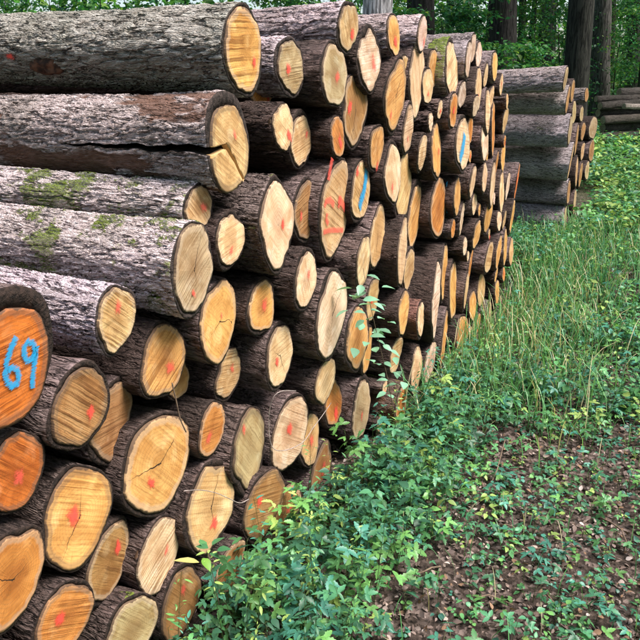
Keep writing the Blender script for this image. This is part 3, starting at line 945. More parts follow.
            for tgt in (bark, cf):
                md = tgt.modifiers.new('split', 'BOOLEAN'); md.operation = 'DIFFERENCE'; md.object = co; md.solver = 'EXACT'
                dg = bpy.context.evaluated_depsgraph_get()
                nm = bpy.data.meshes.new_from_object(tgt.evaluated_get(dg))
                tgt.modifiers.clear(); tgt.data = nm
            bpy.data.objects.remove(co)
    return root
for i, L in enumerate(LOGS):
    build_log(i, L)
ORD = ['first', 'second', 'third', 'fourth', 'fifth', 'sixth', 'seventh', 'eighth', 'ninth', 'tenth']
labs = {}
for s_, o, k, far_ in sorted(CLS, key=lambda q: q[0]):
    labs.setdefault(o['label'], []).append(o)
for lab, os_ in labs.items():
    if len(os_) < 2: continue
    for o in os_:
        me_ = [c for c in CLS if c[1] == o][0]
        same = [c[1] for c in sorted(CLS, key=lambda q: q[0]) if c[2] == me_[2] and c[3] == me_[3]]
        o['label'] = f"{ORD[same.index(o)]} {me_[2]}, counted " + ('along the second stack from the long one' if me_[3] else 'from the log numbered 69')

bpy.context.view_layer.update()
def patch_on(x, y, rx, ry, mat, name, bump, seedv, base):
    dg = bpy.context.evaluated_depsgraph_get()
    ok, loc, nor, fi, ob, mw = scene.ray_cast(dg, Vector(CAM), Vector(ray(x, y)).normalized())
    if not ok or ob.name.split('.')[0] != 'bark': return
    root = ob.parent
    M = root.matrix_world.inverted()
    ax = (root.matrix_world.to_3x3() @ Vector((0, 0, 1))).normalized(); up = nor.cross(ax).normalized()
    V, F, rho, uv = [], [], [], []
    n = 28
    rings = (0, .3, .55, .8, 1.0)
    for l in rings:
        for k in range(n):
            a = 2 * math.pi * k / n
            q_ = 1 + .35 * mnoise.noise(Vector((math.cos(a) * 1.6, math.sin(a) * 1.6, seedv)))
            h = base + bump * (1 - l * l) * (.5 + 1.2 * mnoise.noise(Vector((math.cos(a) * l * 2.5, math.sin(a) * l * 2.5, seedv + 3))))
            pu, pv = math.cos(a) * l * q_ * rx, math.sin(a) * l * q_ * ry
            h -= (pv * pv) / (2 * .16)
            V.append(M @ (loc + ax * pu + up * pv + nor * (h if l < 1 else h - bump))); rho.append(l); uv.append((math.cos(a) * l, math.sin(a) * l))
    for j in range(len(rings) - 1):
        for k in range(n):
            F.append((j * n + k, (j + 1) * n + k, (j + 1) * n + (k + 1) % n, j * n + (k + 1) % n))
    return make_decal(name, root, V, rho, F, uv, mat)
M_ROT = plain_material('rotten_wood', (.16, .075, .045), .9, (.03, .016, .012), 38.0)
patch_on(47, 68, .085, .042, M_ROT, 'branch_scar', .02, 4.0, .002)
patch_on(11, 56, .028, .02, M_RED, 'paint_mark', .001, 9.0, .004)
# ------------------------------------------------------------------ ground
def gz(x, y):
    u = min(1.0, max(0.0, ((x - FP[0]) * FD[0] + (y - FP[1]) * FD[1] - 4.3) / 2.2))
    return -0.27 + 0.15 * u * u * (3 - 2 * u) + 0.03 * mnoise.noise(Vector((x * .6, y * .6, 0))) + 0.012 * mnoise.noise(Vector((x * 2.5, y * 2.5, 3)))
ga = np.linspace(-1, 1, 181)
gx = np.sign(ga) * (np.abs(ga) * 6 + np.abs(ga) ** 6 * 294)
gv = np.array([[x + 1.0, y + 4.0, gz(x + 1.0, y + 4.0)] for y in gx for x in gx])
n = len(gx)
gi = np.arange(n * n).reshape(n, n)
gf = np.stack([gi[:-1, :-1].ravel(), gi[:-1, 1:].ravel(), gi[1:, 1:].ravel(), gi[1:, :-1].ravel()], 1)
tag(np_mesh('ground', gv, gf, M_SOIL), kind='structure')

# ------------------------------------------------------------------ leaves
def leaf_template(kind):
    """flat leaf along +Y, length 1, folded along the midrib -> verts (n,3), tris (m,3)"""
    if kind == 'ovate':
        ys = [0, .18, .42, .7, 1.0]; ws = [0.03, .24, .30, .19, 0.0]
    elif kind == 'narrow':
        ys = [0, .2, .45, .75, 1.0]; ws = [0.02, .13, .16, .10, 0.0]
    elif kind == 'round':
        ys = [0, .15, .45, .8, 1.0]; ws = [0.05, .36, .48, .33, 0.0]
    if kind == 'lobed':      # three leaflets on one stalk
        Vs, Ts = [], []
        for ang, sc, y0 in ((0, .66, .40), (1.3, .56, .34), (-1.3, .56, .34)):
            ys_ = [0, .14, .24, .40, .50, .64, .74, .86, 1.0]; ws_ = [.03, .20, .16, .28, .20, .23, .13, .12, 0]
            b0 = len(Vs)
            for y, w in zip(ys_, ws_):
                for sx in (-1, 0, 1):
                    px_, py_ = sx * w * sc, y * sc
                    Vs.append((px_ * math.cos(ang) - py_ * math.sin(ang), y0 + px_ * math.sin(ang) + py_ * math.cos(ang), abs(sx) * w * sc * .3 - .25 * (y * sc) ** 2))
            for k in range(8):
                for q_ in (0, 1):
                    a, b, c, d = b0 + k * 3 + q_, b0 + k * 3 + q_ + 1, b0 + (k + 1) * 3 + q_ + 1, b0 + (k + 1) * 3 + q_
                    Ts += [(a, b, c), (a, c, d)] if k < 7 else [(a, b, c)]
        return np.array(Vs), np.array(Ts)
    if kind == 'star':
        out = [(0, 0), (.28, .02), (.50, .16), (.30, .30), (.52, .62), (.26, .58), (.16, .74), (0, 1.0),
               (-.16, .74), (-.26, .58), (-.52, .62), (-.30, .30), (-.50, .16), (-.28, .02)]
        V = [(0, .36, 0.03)] + [(x, y, .12 * abs(x) - .10 * (y - .4) ** 2) for x, y in out]
        m = len(out)
        return np.array(V), np.array([(0, 1 + k, 1 + (k + 1) % m) for k in range(m)])
    V, T = [], []
    for y, w in zip(ys, ws):
        cz = -.16 * (y - .35) ** 2
        V += [(-w, y, cz + w * .28), (0, y, cz), (w, y, cz + w * .28)]
    for k in range(len(ys) - 1):
        for s in (0, 1):
            a, b, c, d = k * 3 + s, k * 3 + s + 1, (k + 1) * 3 + s + 1, (k + 1) * 3 + s
            T += [(a, b, c), (a, c, d)] if k < len(ys) - 2 else [(a, b, c)]
    return np.array(V), np.array(T)
TPL = {k: leaf_template(k) for k in ('ovate', 'narrow', 'round', 'lobed')}
def simple_leaf():
    V = np.array([(0, 0, 0), (.3, .45, .07), (0, 1, -.08), (-.3, .45, .07)], float)
    return V, np.array([(0, 1, 2), (0, 2, 3)])
TPL['simple'] = simple_leaf()
def lay(tpl, pos, yaw, pitch, roll, size, col):
    """vectorised copies of a leaf template; pitch raises the tip"""
    V, T = TPL[tpl] if isinstance(tpl, str) else tpl
    N = len(pos)
    v = V[None] * np.asarray(size)[:, None, None]
    def rot(v, ax, a):
        c, s = np.cos(a)[:, None], np.sin(a)[:, None]
        i, j = [(1, 2), (2, 0), (0, 1)][ax]
        o = v.copy()
        o[..., i] = c * v[..., i] - s * v[..., j]
        o[..., j] = s * v[..., i] + c * v[..., j]
        return o
    v = rot(v, 1, np.asarray(roll)); v = rot(v, 0, np.asarray(pitch)); v = rot(v, 2, np.asarray(yaw))
    v = v + np.asarray(pos)[:, None, :]
    f = T[None] + (np.arange(N) * len(V))[:, None, None]
    c = np.repeat(np.asarray(col), len(V), axis=0)
    return v.reshape(-1, 3), f.reshape(-1, 3), c
def merge(parts):
    Vs, Fs, Cs, o = [], [], [], 0
    for v, f, c in parts:
        Vs.append(v); Fs.append(f + o); Cs.append(c); o += len(v)
    return np.concatenate(Vs), np.concatenate(Fs), np.concatenate(Cs)
nr = np.random.default_rng(11)
GREENS = np.array([(.035, .120, .068), (.050, .165, .085), (.068, .20, .075), (.10, .24, .07), (.045, .175, .130), (.22, .32, .09)])
def greens(n, w=(3, 4, 3, 2, 3, .7)):
    # mixed greens from blue-green to yellow-green
    w = np.array(w, float); w /= w.sum()
    c = GREENS[nr.choice(len(GREENS), n, p=w)]
    return c * nr.uniform(.7, 1.7, (n, 1))
def gzv(x, y):
    return np.array([gz(a, b) for a, b in zip(x, y)])
def se(x, y):
    """(s along the stack, e out from its face)"""
    dx, dy = x - FP[0], y - FP[1]
    return dx * FD[0] + dy * FD[1], dx * FN[0] + dy * FN[1]
def xy(s, e):
    return FP[0] + FD[0] * s + FN[0] * e, FP[1] + FD[1] * s + FN[1] * e
def stems(p0, p1, r=0.0016, col=(.06, .09, .03)):
    """thin three-sided stalks"""
    p0, p1 = np.asarray(p0), np.asarray(p1)
    N = len(p0)
    o = np.array([(1, 0, 0), (-.5, .87, 0), (-.5, -.87, 0)]) * r
    v = np.concatenate([p0[:, None] + o, p1[:, None] + o * .5], 1)
    T = np.array([(0, 1, 4), (0, 4, 3), (1, 2, 5), (1, 5, 4), (2, 0, 3), (2, 3, 5)])
    f = T[None] + (np.arange(N) * 6)[:, None, None]
    c = np.tile(np.array(col), (N * 6, 1))
    return v.reshape(-1, 3), f.reshape(-1, 3), c

def herb_cloud(x, y, hmin, hmax, nl, lsz, tpl, w=(3, 4, 3, 2, 3, .7)):
    """plants at x,y: a stalk with nl leaves in whorls"""
    N = len(x)
    z = gzv(x, y)
    H = nr.uniform(hmin, hmax, N)
    lean = nr.normal(0, .12, (N, 2)) * H[:, None]
    base = np.stack([x, y, z], 1)
    top = base + np.stack([lean[:, 0], lean[:, 1], H], 1)
    out = [stems(base - (0, 0, .02), top)]
    idx = np.repeat(np.arange(N), nl)
    f = nr.uniform(.35, 1.0, len(idx)) ** .7
    p = base[idx] + (top - base)[idx] * f[:, None]
    yaw = nr.uniform(0, 2 * math.pi, len(idx))
    pet = nr.uniform(.2, .9, len(idx)) * lsz
    p2 = p + np.stack([-np.sin(yaw) * pet, np.cos(yaw) * pet, nr.uniform(-.1, .35, len(idx)) * pet], 1)
    out.append(stems(p, p2, .0009))
    sz = nr.uniform(.5, 1.4, len(idx)) * lsz
    pc = greens(N, w)
    col = pc[idx] * nr.uniform(.8, 1.2, (len(idx), 1))
    out.append(lay(tpl, p2, yaw, nr.normal(-.12, .3, len(idx)), nr.normal(0, .3, len(idx)), sz, col))
    return merge(out)

def scatter(n, s0, s1, e0, e1, dens=None):
    s = nr.uniform(s0, s1, n); e = nr.uniform(e0, e1, n)
    if dens is not None:
        keep = nr.random(n) < np.array([dens(a, b) for a, b in zip(s, e)])
        s, e = s[keep], e[keep]
    return xy(s, e)
def patch(s, e, k=1.6, o=0.0):
    return 0.5 + 0.9 * mnoise.noise(Vector((s * k, e * k, o)))

# leaf litter
parts = []
N = 90000
s = nr.uniform(-1.2, 9, N); e = nr.uniform(-.5, 4.5, N) ** 1.0
x, y = xy(s, e)
LIT = np.array([(.20, .145, .13), (.12, .085, .075), (.33, .26, .24), (.05, .036, .032), (.46, .39, .37), (.22, .13, .08)])
col = LIT[nr.choice(6, N, p=[.26, .29, .12, .22, .03, .08])] * nr.uniform(.7, 1.2, (N, 1))
pos = np.stack([x, y, gzv(x, y) + nr.uniform(.004, .03, N)], 1)
parts.append(lay('ovate', pos, nr.uniform(0, 6.28, N), nr.normal(0, .35, N), nr.normal(0, .5, N), nr.uniform(.009, .036, N), col))
v, f, c = merge(parts)
tag(np_mesh('leaf_litter', v, f, M_LITTER, colors=c), 'brown fallen leaves lying over the forest floor', 'leaf litter', kind='stuff')

# ground cover: tall herbs along the foot of the stack, seedlings on the path, dense green beyond
parts = []
def d_tall(s, e): return (1.0 if e < .32 else max(0, 1 - (e - .32) / .35)) * min(1, max(.25, patch(s, e) + .45))
x, y = scatter(760, -.6, 3.2, .06, .80, d_tall)
parts.append(herb_cloud(x, y, .05, .24, 6, .058, 'lobed'))
x, y = scatter(420, -.6, 3.4, .06, .75, d_tall)
parts.append(herb_cloud(x, y, .06, .26, 10, .034, 'ovate'))
x, y = scatter(130, .1, 2.6, .10, .55, lambda s, e: min(1, max(0, patch(s, e, 2.0, 15) * 1.6 - .2)))
parts.append(herb_cloud(x, y, .24, .44, 8, .062, 'lobed', (3, 4, 3, 3, 4, 1)))
x, y = scatter(120, .1, 3.4, .08, .60)
parts.append(herb_cloud(x, y, .20, .48, 14, .026, 'narrow', (2, 3, 3, 4, 2, 3)))
def d_mid(s, e): return min(1, max(.12, patch(s, e, 1.5, 4) * 1.5))
x, y = scatter(2100, -1.0, 5.5, .4, 3.2, d_mid)
parts.append(herb_cloud(x, y, .03, .13, 4, .048, 'lobed'))
x, y = scatter(1500, -1.0, 6, .4, 3.2, d_mid)
parts.append(herb_cloud(x, y, .03, .15, 7, .028, 'ovate', (2, 3, 3, 3, 2, 1.5)))
x, y = scatter(2200, -1.0, 5, .3, 3.2, lambda s, e: .8)
parts.append(herb_cloud(x, y, .015, .07, 5, .019, 'round', (2, 3, 3, 3, 3, 1)))
x, y = scatter(700, 5.3, 7.2, -2.2, .3)
parts.append(herb_cloud(x, y, .1, .34, 10, .045, 'ovate', (2, 3, 4, 4, 2, 2)))
def d_far(s, e): return min(1, max(.25, patch(s, e, 1.2, 9) + .3))
x, y = scatter(2300, 3.0, 9.5, .1, 4.2, d_far)
parts.append(herb_cloud(x, y, .06, .26, 9, .050, 'ovate', (2, 3, 4, 4, 2, 2)))
x, y = scatter(900, 2.6, 9.0, .5, 4.2, d_far)
parts.append(herb_cloud(x, y, .06, .22, 8, .055, 'lobed', (2, 3, 4, 3, 3, 1)))
x, y = scatter(2600, 7.2, 14, -.6, 3.5, lambda s, e: .9 if (e > .12 or s > 11) else 0)
parts.append(herb_cloud(x, y, .12, .42, 10, .07, 'ovate', (1, 2, 4, 6, 1, 4)))
x, y = scatter(4200, 12, 27, -9, 5, lambda s, e: .9)
parts.append(herb_cloud(x, y, .15, .55, 9, .12, 'ovate', (1, 2, 4, 6, 1, 4)))
v, f, c = merge(parts)
tag(np_mesh('ground_cover', v, f, M_LEAF, colors=c), 'green leafy herbs and seedlings covering the forest floor', 'ground cover', kind='stuff')

# grass
def blades(x, y, hmin, hmax, w, cols):
    N = len(x)
    H = nr.uniform(hmin, hmax, N)
    ya = nr.uniform(0, 6.28, N); be = nr.uniform(.15, .8, N)
    dirv = np.stack([np.cos(ya), np.sin(ya)], 1); side = np.stack([-np.sin(ya), np.cos(ya)], 1)
    base = np.stack([x, y, gzv(x, y) - .01], 1)
    st = [0, .35, .7, .9, 1.0]; ww = [.8, 1, .75, .4, .0]
    Vs = []
    for t_, k in zip(st, ww):
        off = (be * t_ ** 2)[:, None] * dirv * H[:, None] * .75
        zz = H * (t_ - .45 * be * t_ ** 2.5)
        for sgn in (-1, 1):
            q = base.copy()
            q[:, :2] += off + side * (sgn * w * k * .5)
            q[:, 2] += zz
            Vs.append(q)
    V = np.stack(Vs, 1)
    T = []
    for k in range(4):
        a = k * 2
        T += [(a, a + 1, a + 3), (a, a + 3, a + 2)]
    T = np.array(T)
    f = T[None] + (np.arange(N) * 10)[:, None, None]
    return V.reshape(-1, 3), f.reshape(-1, 3), np.repeat(cols, 10, axis=0)
GR = np.array([(.06, .18, .06), (.09, .25, .09), (.15, .31, .12), (.42, .38, .24), (.045, .15, .07)])
def gcol(n, dry=.12):
    p = np.array([.3, .3, .2, dry, .2]); p /= p.sum()
    return GR[nr.choice(5, n, p=p)] * nr.uniform(.9, 1.6, (n, 1))
parts = []
x, y = scatter(8500, 2.2, 7.5, .04, 1.15, lambda s, e: max(0, 1 - e / 1.25) * min(1, .3 + patch(s, e, 2.2, 2)) * min(1, max(.12, (s - 2.0) / 1.2)))
parts.append(blades(x, y, .16, .52, .006, gcol(len(x), .28)))
x, y = scatter(2600, 2.5, 9, .3, 3.5, lambda s, e: min(1, max(.05, patch(s, e, 1.6, 6))))
parts.append(blades(x, y, .08, .26, .0045, gcol(len(x), .15)))
x, y = scatter(500, -.8, 2.6, .1, 2.5)
parts.append(blades(x, y, .08, .22, .004, gcol(len(x), .3)))
x, y = scatter(2600, 5.2, 7.2, -2.0, .4)
parts.append(blades(x, y, .15, .5, .006, gcol(len(x), .12)))
v, f, c = merge(parts)
tag(np_mesh('grass', v, f, M_GRASS, colors=c), 'long green grass with dry blades beside the stack', 'grass', kind='stuff')

# ------------------------------------------------------------------ single plants that stand out
def sapling(px_stem, rec, leaves, name, label, cat='plant', rad=.003):
    """px_stem: photo pixels of the stem, placed rec metres in front of the stack's face"""
    pts = [on_face(a, b, -rec) for a, b in px_stem]
    root = empty(name, loc=tuple(pts[0]))
    o0 = np.array(pts[0])
    V, F = tube([p - o0 for p in pts], list(np.linspace(rad, rad * .4, len(pts))), 6)
    mesh_obj('stem', V, F, M_TWIG, root)
    for k, (a, b, yaw, sz, tp, col) in enumerate(leaves):
        p = on_face(a, b, -rec - nr.uniform(-.02, .03)) - o0
        v, f, c = lay(tp, p[None], np.array([yaw]), np.array([nr.uniform(-.5, .3)]), np.array([nr.uniform(-.4, .4)]), np.array([sz]), np.array([col]))
        np_mesh('leaf', v, f, M_LEAF, root, c)
    tag(root, label, cat)
    return root
bl = (.16, .33, .23)
lv = []
for (a, b) in ((352, 288), (359, 305), (366, 292), (348, 310), (374, 303), (372, 318), (360, 330), (382, 287), (386, 306), (355, 348), (367, 342),
               (350, 296), (357, 296), (354, 312), (363, 300), (371, 310), (364, 320), (370, 336), (377, 340), (384, 334), (390, 350), (374, 362), (392, 372), (396, 384), (386, 392), (404, 382), (398, 410), (378, 318), (362, 285),
               (378, 328), (388, 322), (376, 352), (383, 345), (391, 333), (395, 357), (384, 362), (380, 374), (399, 371), (388, 380), (402, 392), (393, 398), (406, 402), (366, 275), (379, 365)):
    lv.append((a, b, nr.uniform(0, 6.28), nr.uniform(.05, .08), 'ovate', np.array(bl) * nr.uniform(.8, 1.6)))
sapling([(400, 462), (396, 425), (388, 380), (376, 330), (368, 295), (363, 268)], .12, lv, 'sapling', 'thin young sapling with small blue-green leaves in front of the sawn ends', 'sapling')
lv = [(199, 562, math.pi / 2 + .05, .085, 'narrow', (.45, .42, .16)), (203, 558, -2.5, .055, 'ovate', (.14, .30, .04)), (208, 548, 1.2, .05, 'ovate', (.06, .2, .09)),
      (212, 545, -.8, .055, 'ovate', (.06, .2, .09)), (204, 547, .4, .05, 'ovate', (.08, .24, .1)), (217, 550, -1.6, .05, 'ovate', (.05, .18, .08)), (210, 553, -2.2, .045, 'ovate', (.05, .18, .08))]
sapling([(228, 650), (216, 590), (208, 552)], .12, lv, 'seedling', 'seedling with one long pale yellow leaf against the lower log ends', 'seedling')

protos = []
def herb_proto(seed, H, nl, lsz, tp):
    global nr
    old = nr; nr = np.random.default_rng(seed)
    base = np.zeros(3); top = np.array([nr.normal(0, .06), nr.normal(0, .06), H])
    idx = np.arange(nl)
    f = .25 + .75 * (idx + .5) / nl
    p = base + (top - base) * f[:, None]
    yaw = idx * 2.4 + nr.normal(0, .3, nl)
    pet = lsz * nr.uniform(.5, 1.2, nl) * (1.3 - f)
    p2 = p + np.stack([-np.sin(yaw) * pet, np.cos(yaw) * pet, .25 * pet], 1)
    sv, sf, sc = merge([stems(base[None] - (0, 0, .02), top[None], .0025), stems(p, p2, .0011)])
    lvv = lay(tp, p2, yaw, nr.normal(-.1, .25, nl), nr.normal(0, .25, nl), lsz * nr.uniform(.7, 1.2, nl), greens(1) * nr.uniform(.8, 1.25, (nl, 1)))
    nr = old
    return (sv, sf, sc), lvv
hp = [herb_proto(31 + k, *a) for k, a in enumerate(((.30, 13, .075, 'lobed'), (.26, 14, .046, 'ovate'), (.22, 10, .08, 'lobed'), (.34, 18, .042, 'ovate')))]
hm = []
for st_, lf_ in hp:
    r_ = empty('herb')
    a = np_mesh('stem', *st_[:2], M_LEAF, r_, st_[2]); b = np_mesh('leaves', *lf_[:2], M_LEAF, r_, lf_[2])
    hm.append((r_, a, b))
first = [True] * 4
spots = [(310, 545), (345, 530), (280, 575), (375, 505), (405, 475), (330, 580), (300, 610), (360, 560), (395, 530), (250, 610), (430, 470), (425, 500), (340, 625), (275, 635), (385, 585), (450, 440), (230, 640), (410, 560)]
for k, (a, b) in enumerate(spots):
    q = k % 4
    g = on_ground(a, b)
    if first[q]:
        r_ = hm[q][0]; first[q] = False
    else:
        r_ = hm[q][0].copy(); COL.objects.link(r_)
        for ch in hm[q][1:]:
            cc = ch.copy(); COL.objects.link(cc); cc.parent = r_
    r_.location = (g[0], g[1], gz(g[0], g[1]))
    r_.rotation_euler = (0, 0, k * 1.9)
    sc = .8 + .35 * ((k * 37) % 10) / 10
    r_.scale = (sc, sc, sc)
    kind_ = ['tall herb with toothed three-part leaves', 'middling herb with small oval leaves', 'low herb with broad toothed three-part leaves', 'tallest slender herb with many small oval leaves'][q]
    tag(r_, kind_ + ' at the foot of the long stack', 'herb', kind_.split(' with')[0] + 's along the foot of the stack')

# loose wires hanging on the log ends
def strand(name, label, pix, rec, rad, mat, cat='wire'):
    pts = [on_face(a, b, -rec if not isinstance(rec, list) else -rec[k]) for k, (a, b) in enumerate(pix)]
    P = []
    for k in range(len(pts) - 1):      # Catmull-Rom smoothing
        p0, p1, p2, p3 = pts[max(k - 1, 0)], pts[k], pts[k + 1], pts[min(k + 2, len(pts) - 1)]
        for u in np.linspace(0, 1, 7)[:-1]:
            P.append(.5 * ((2 * p1) + (-p0 + p2) * u + (2 * p0 - 5 * p1 + 4 * p2 - p3) * u * u + (-p0 + 3 * p1 - 3 * p2 + p3) * u ** 3))
    P.append(pts[-1])
    V, F = tube(P, [rad] * len(P), 6)
    return tag(mesh_obj(name, V, F, mat), label, cat)
def rec_of(bb):
    for i, L in enumerate(LOGS):
        if (L[0], L[2]) == bb: return recs[i]
r107 = rec_of((269, 390)); r115 = rec_of((182, 457))
strand('wire', 'pale loose wire looped round a cream log end', [(296, 391), (282, 391), (273, 398), (269, 415), (270, 440), (276, 450), (290, 449), (304, 441), (313, 428), (322, 416), (331, 403)],
       [.06 - r107, .06 - r107, .04 - r107, .02 - r107, .02 - r107, .035 - r107, .04 - r107, .045 - r107, .05 - r107, .05 - r107, .0 - r107], .0017, M_WIRE)
strand('wire', 'pale loose wire lying across a tan log end low in the stack', [(184, 491), (200, 490), (216, 493), (230, 499), (240, 503), (249, 499)], .04 - r115, .0016, M_WIRE)
strand('twig', 'thin dead twig hanging between two saw-striped log ends', [(172, 383), (176, 400), (180, 418), (186, 432)], .05, .0022, M_TWIG, 'twig')
# fallen twigs
def fallen(pix, hts, label, rad=.004):
    pts = []
    for (a, b), h_ in zip(pix, hts):
        pts.append(on_ground(a, b, h_))
    V, F = tube(pts, list(np.linspace(rad, rad * .5, len(pts))), 7)
    tag(mesh_obj('twig', V, F, M_TWIG), label, 'twig')
fallen([(331, 606), (345, 590), (352, 574), (352, 560)], [.06, .10, .14, .2], 'crooked bare twig standing among the herbs', .005)
fallen([(437, 440), (452, 412), (470, 385)], [.04, .12, .2], 'straight dry twig leaning in the grass by the stack', .004)
fallen([(484, 500), (497, 470), (505, 440)], [.03, .1, .16], 'pale dry stalk rising from the leafy path', .004)
fallen([(510, 555), (540, 548), (575, 552)], [.02, .03, .02], 'thin twig lying flat on the brown leaf litter', .005)
tr = random.Random(5)
for k, (a, b) in enumerate(((560, 470), (600, 520), (545, 600), (470, 610), (620, 590), (500, 530), (585, 625), (440, 575), (530, 450), (610, 440))):
    an = tr.uniform(0, 6.28); ln = tr.uniform(.10, .24)
    g = on_ground(a, b)
    P = [(g[0] + math.cos(an + .25 * math.sin(u * 4)) * ln * u, g[1] + math.sin(an + .25 * math.sin(u * 4)) * ln * u, gz(g[0], g[1]) + .022 + .012 * math.sin(u * 5)) for u in (0, .25, .5, .75, 1)]
    V, F = tube(P, list(np.linspace(.0045, .002, 5)), 7)
    tag(mesh_obj('twig', V, F, M_TWIG), 'short brown twig fallen on the leaf litter of the path', 'twig', 'short twigs fallen on the path')
# ------------------------------------------------------------------ forest behind
def tree(x, wpx, dist, lean, label, bark, hgt=15, crown=True, seed=0, xt=None):
    """trunk at photo column x (at the horizon), wpx wide, at a forward distance"""
    rg = random.Random(900 + seed)
    p = at_dist(x, HORIZON, dist)
    rad = 0.5 * wpx * dist / (FPX * CP)
    base = Vector((p[0], p[1], gz(p[0], p[1])))
    root = empty('tree', loc=base)
    pts, rd = [], []
    for k in range(13):
        h = hgt * (k / 12) ** 1.4 - .05
        wob = .02 * max(h, 0) ** .5
        pts.append((lean * h + wob * mnoise.noise(Vector((h * .5, seed, 0))), wob * mnoise.noise(Vector((h * .5, seed, 9))), h))
        rd.append(rad * (1.0 + .55 * math.exp(-h / .35)) * (1 - .55 * h / hgt) * (1 / (1 - .55 * 1.6 / hgt)))
    V, F = tube(pts, rd, 18)
    V = [v + Vector((v.x - lean * v.z, v.y, 0)) * (.10 * mnoise.noise(Vector((v.x * 3, v.y * 3, v.z * 1.2 + seed)))) for v in V]
    o = mesh_obj('trunk', V, F, M_TRUNK, root)
    o['bark'] = bark
    lv = []
    nr2 = np.random.default_rng(seed + 60)
    for k in range(7):
        h0 = hgt * rg.uniform(.5, .9)
        a = rg.uniform(0, 6.28); ln = rg.uniform(2.0, 3.6)
        b0 = Vector((lean * h0, 0, h0))
        bp = [b0, b0 + Vector((math.cos(a) * ln * .5, math.sin(a) * ln * .5, ln * .25)), b0 + Vector((math.cos(a) * ln, math.sin(a) * ln, ln * .55))]
        V, F = tube(bp, [rad * .35, rad * .2, rad * .06], 7)
        lo = mesh_obj('limb', V, F, M_TRUNK, root); lo['bark'] = bark
        c = np.array(bp[2])
        lv.append(c + nr2.normal(0, 1, (420, 3)) * np.array([1.25, 1.25, .6]))
    if crown:
        pos = np.concatenate(lv)
        N = len(pos)
        col = greens(N, (1, 2, 4, 5, .5, 2))
        v, f, c = lay('simple', pos, nr2.uniform(0, 6.28, N), nr2.normal(-.2, .4, N), nr2.normal(0, .4, N), nr2.uniform(.22, .42, N), col)
        np_mesh('crown', v, f, M_TREELEAF, root, c)
    tag(root, label, 'tree', 'tall trees standing behind the stacks')
DK = (.040, .034, .032); GY = (.12, .108, .10)
tree(428, 21, 15.0, -.05, 'dark trunk rising right behind the top row of the long stack', DK, seed=1)
tree(509, 25, 17.0, -.085, 'thick dark straight trunk between the two log stacks', DK, 17, seed=2)
tree(551, 13, 26.0, -.07, 'slender grey trunk behind the second stack', GY, 18, seed=3)
tree(579, 23, 14.0, -.03, 'mossy dark trunk rising just behind the second log stack', (.035, .034, .028), 15, seed=4)
tree(606, 17, 23.0, -.10, 'grey lichen-marked trunk above the distant log heap', GY, 16, seed=5)
tree(640, 16, 25.0, -.10, 'grey trunk right beyond the distant log heap', GY, 16, seed=6)
tree(376, 27, 12.0, .0, 'pale grey trunk close behind the long stack', (.48, .45, .46), 14, seed=7)
tree(537, 6, 30.0, .01, 'very thin trunk between thick dark and slender grey trunks', DK, 12, seed=8)
tree(483, 7, 24.0, .03, 'thin dark trunk left of the thick straight trunk', DK, 11, seed=9)
tree(449, 8, 27.0, -.02, 'thin dark trunk near the mossy top log', DK, 12, seed=10)
tree(526, 5, 33.0, .02, 'spindly trunk far behind the stacks', DK, 11, seed=11)
tree(565, 6, 34.0, -.01, 'spindly pale trunk far behind the second stack', GY, 12, seed=12)
tree(623, 7, 36.0, .0, 'thin trunk far behind the distant log heap', DK, 13, seed=13)

for k, (xx, ww, dd, ll) in enumerate(((592, 5, 31, -.06), (613, 8, 29, -.09), (629, 6, 33, -.08), (520, 7, 28, -.03), (498, 6, 31, -.05), (466, 5, 29, -.02), (543, 4, 36, -.04), (572, 7, 30, -.07), (410, 7, 26, -.02), (655, 18, 21, -.08))):
    tree(xx, ww, dd, ll, ['slim dark trunk', 'slim mossy trunk'][k % 2] + ' standing in the wood ' + ('behind the distant log heap' if xx > 590 else 'behind the second stack' if xx > 540 else 'behind the far tip of the long stack' if xx > 460 else 'behind the top of the long stack'), DK if k % 2 == 0 else (.06, .062, .04), 12, seed=30 + k)
# understory: young beech shrubs, each with stem and foliage
def shrub(x, dist, H, spread, nleaf, w, seed, lsz=.11):
    nr2 = np.random.default_rng(seed + 200)
    p = at_dist(x, HORIZON, dist)
    root = empty('shrub', loc=(p[0], p[1], gz(p[0], p[1])))
    V, F = tube([(0, 0, -.05), (.1 * nr2.normal(), 0, H * .5), (.2 * nr2.normal(), 0, H * .95)], [.03, .02, .006], 7)
    o = mesh_obj('stem', V, F, M_TRUNK, root); o['bark'] = DK
    # leaves in flat layered sprays
    nb = max(6, nleaf // 45)
    pos, tone = [], []
    for b in range(nb):
        h = H * nr2.uniform(.12, 1.0)
        a = nr2.uniform(0, 6.28); ln = spread * nr2.uniform(.4, 1.0) * (1.15 - .6 * h / H)
        u = nr2.uniform(.15, 1, nleaf // nb)
        q = np.stack([np.cos(a) * ln * u, np.sin(a) * ln * u, h + ln * .15 * u - .15 * ln * u * u], 1)
        q += nr2.normal(0, 1, q.shape) * np.array([.22, .22, .07]) * spread * .5
        pos.append(q); tone.append(np.full(len(q), nr2.uniform(.7, 1.3)))
    pos = np.concatenate(pos); tone = np.concatenate(tone)
    N = len(pos)
    col = greens(N, w) * tone[:, None]
    v, f, c = lay('simple', pos, nr2.uniform(0, 6.28, N), nr2.normal(-.25, .35, N), nr2.normal(0, .4, N), nr2.uniform(.7, 1.3, N) * lsz, col)
    np_mesh('foliage', v, f, M_TREELEAF, root, c)
    return root
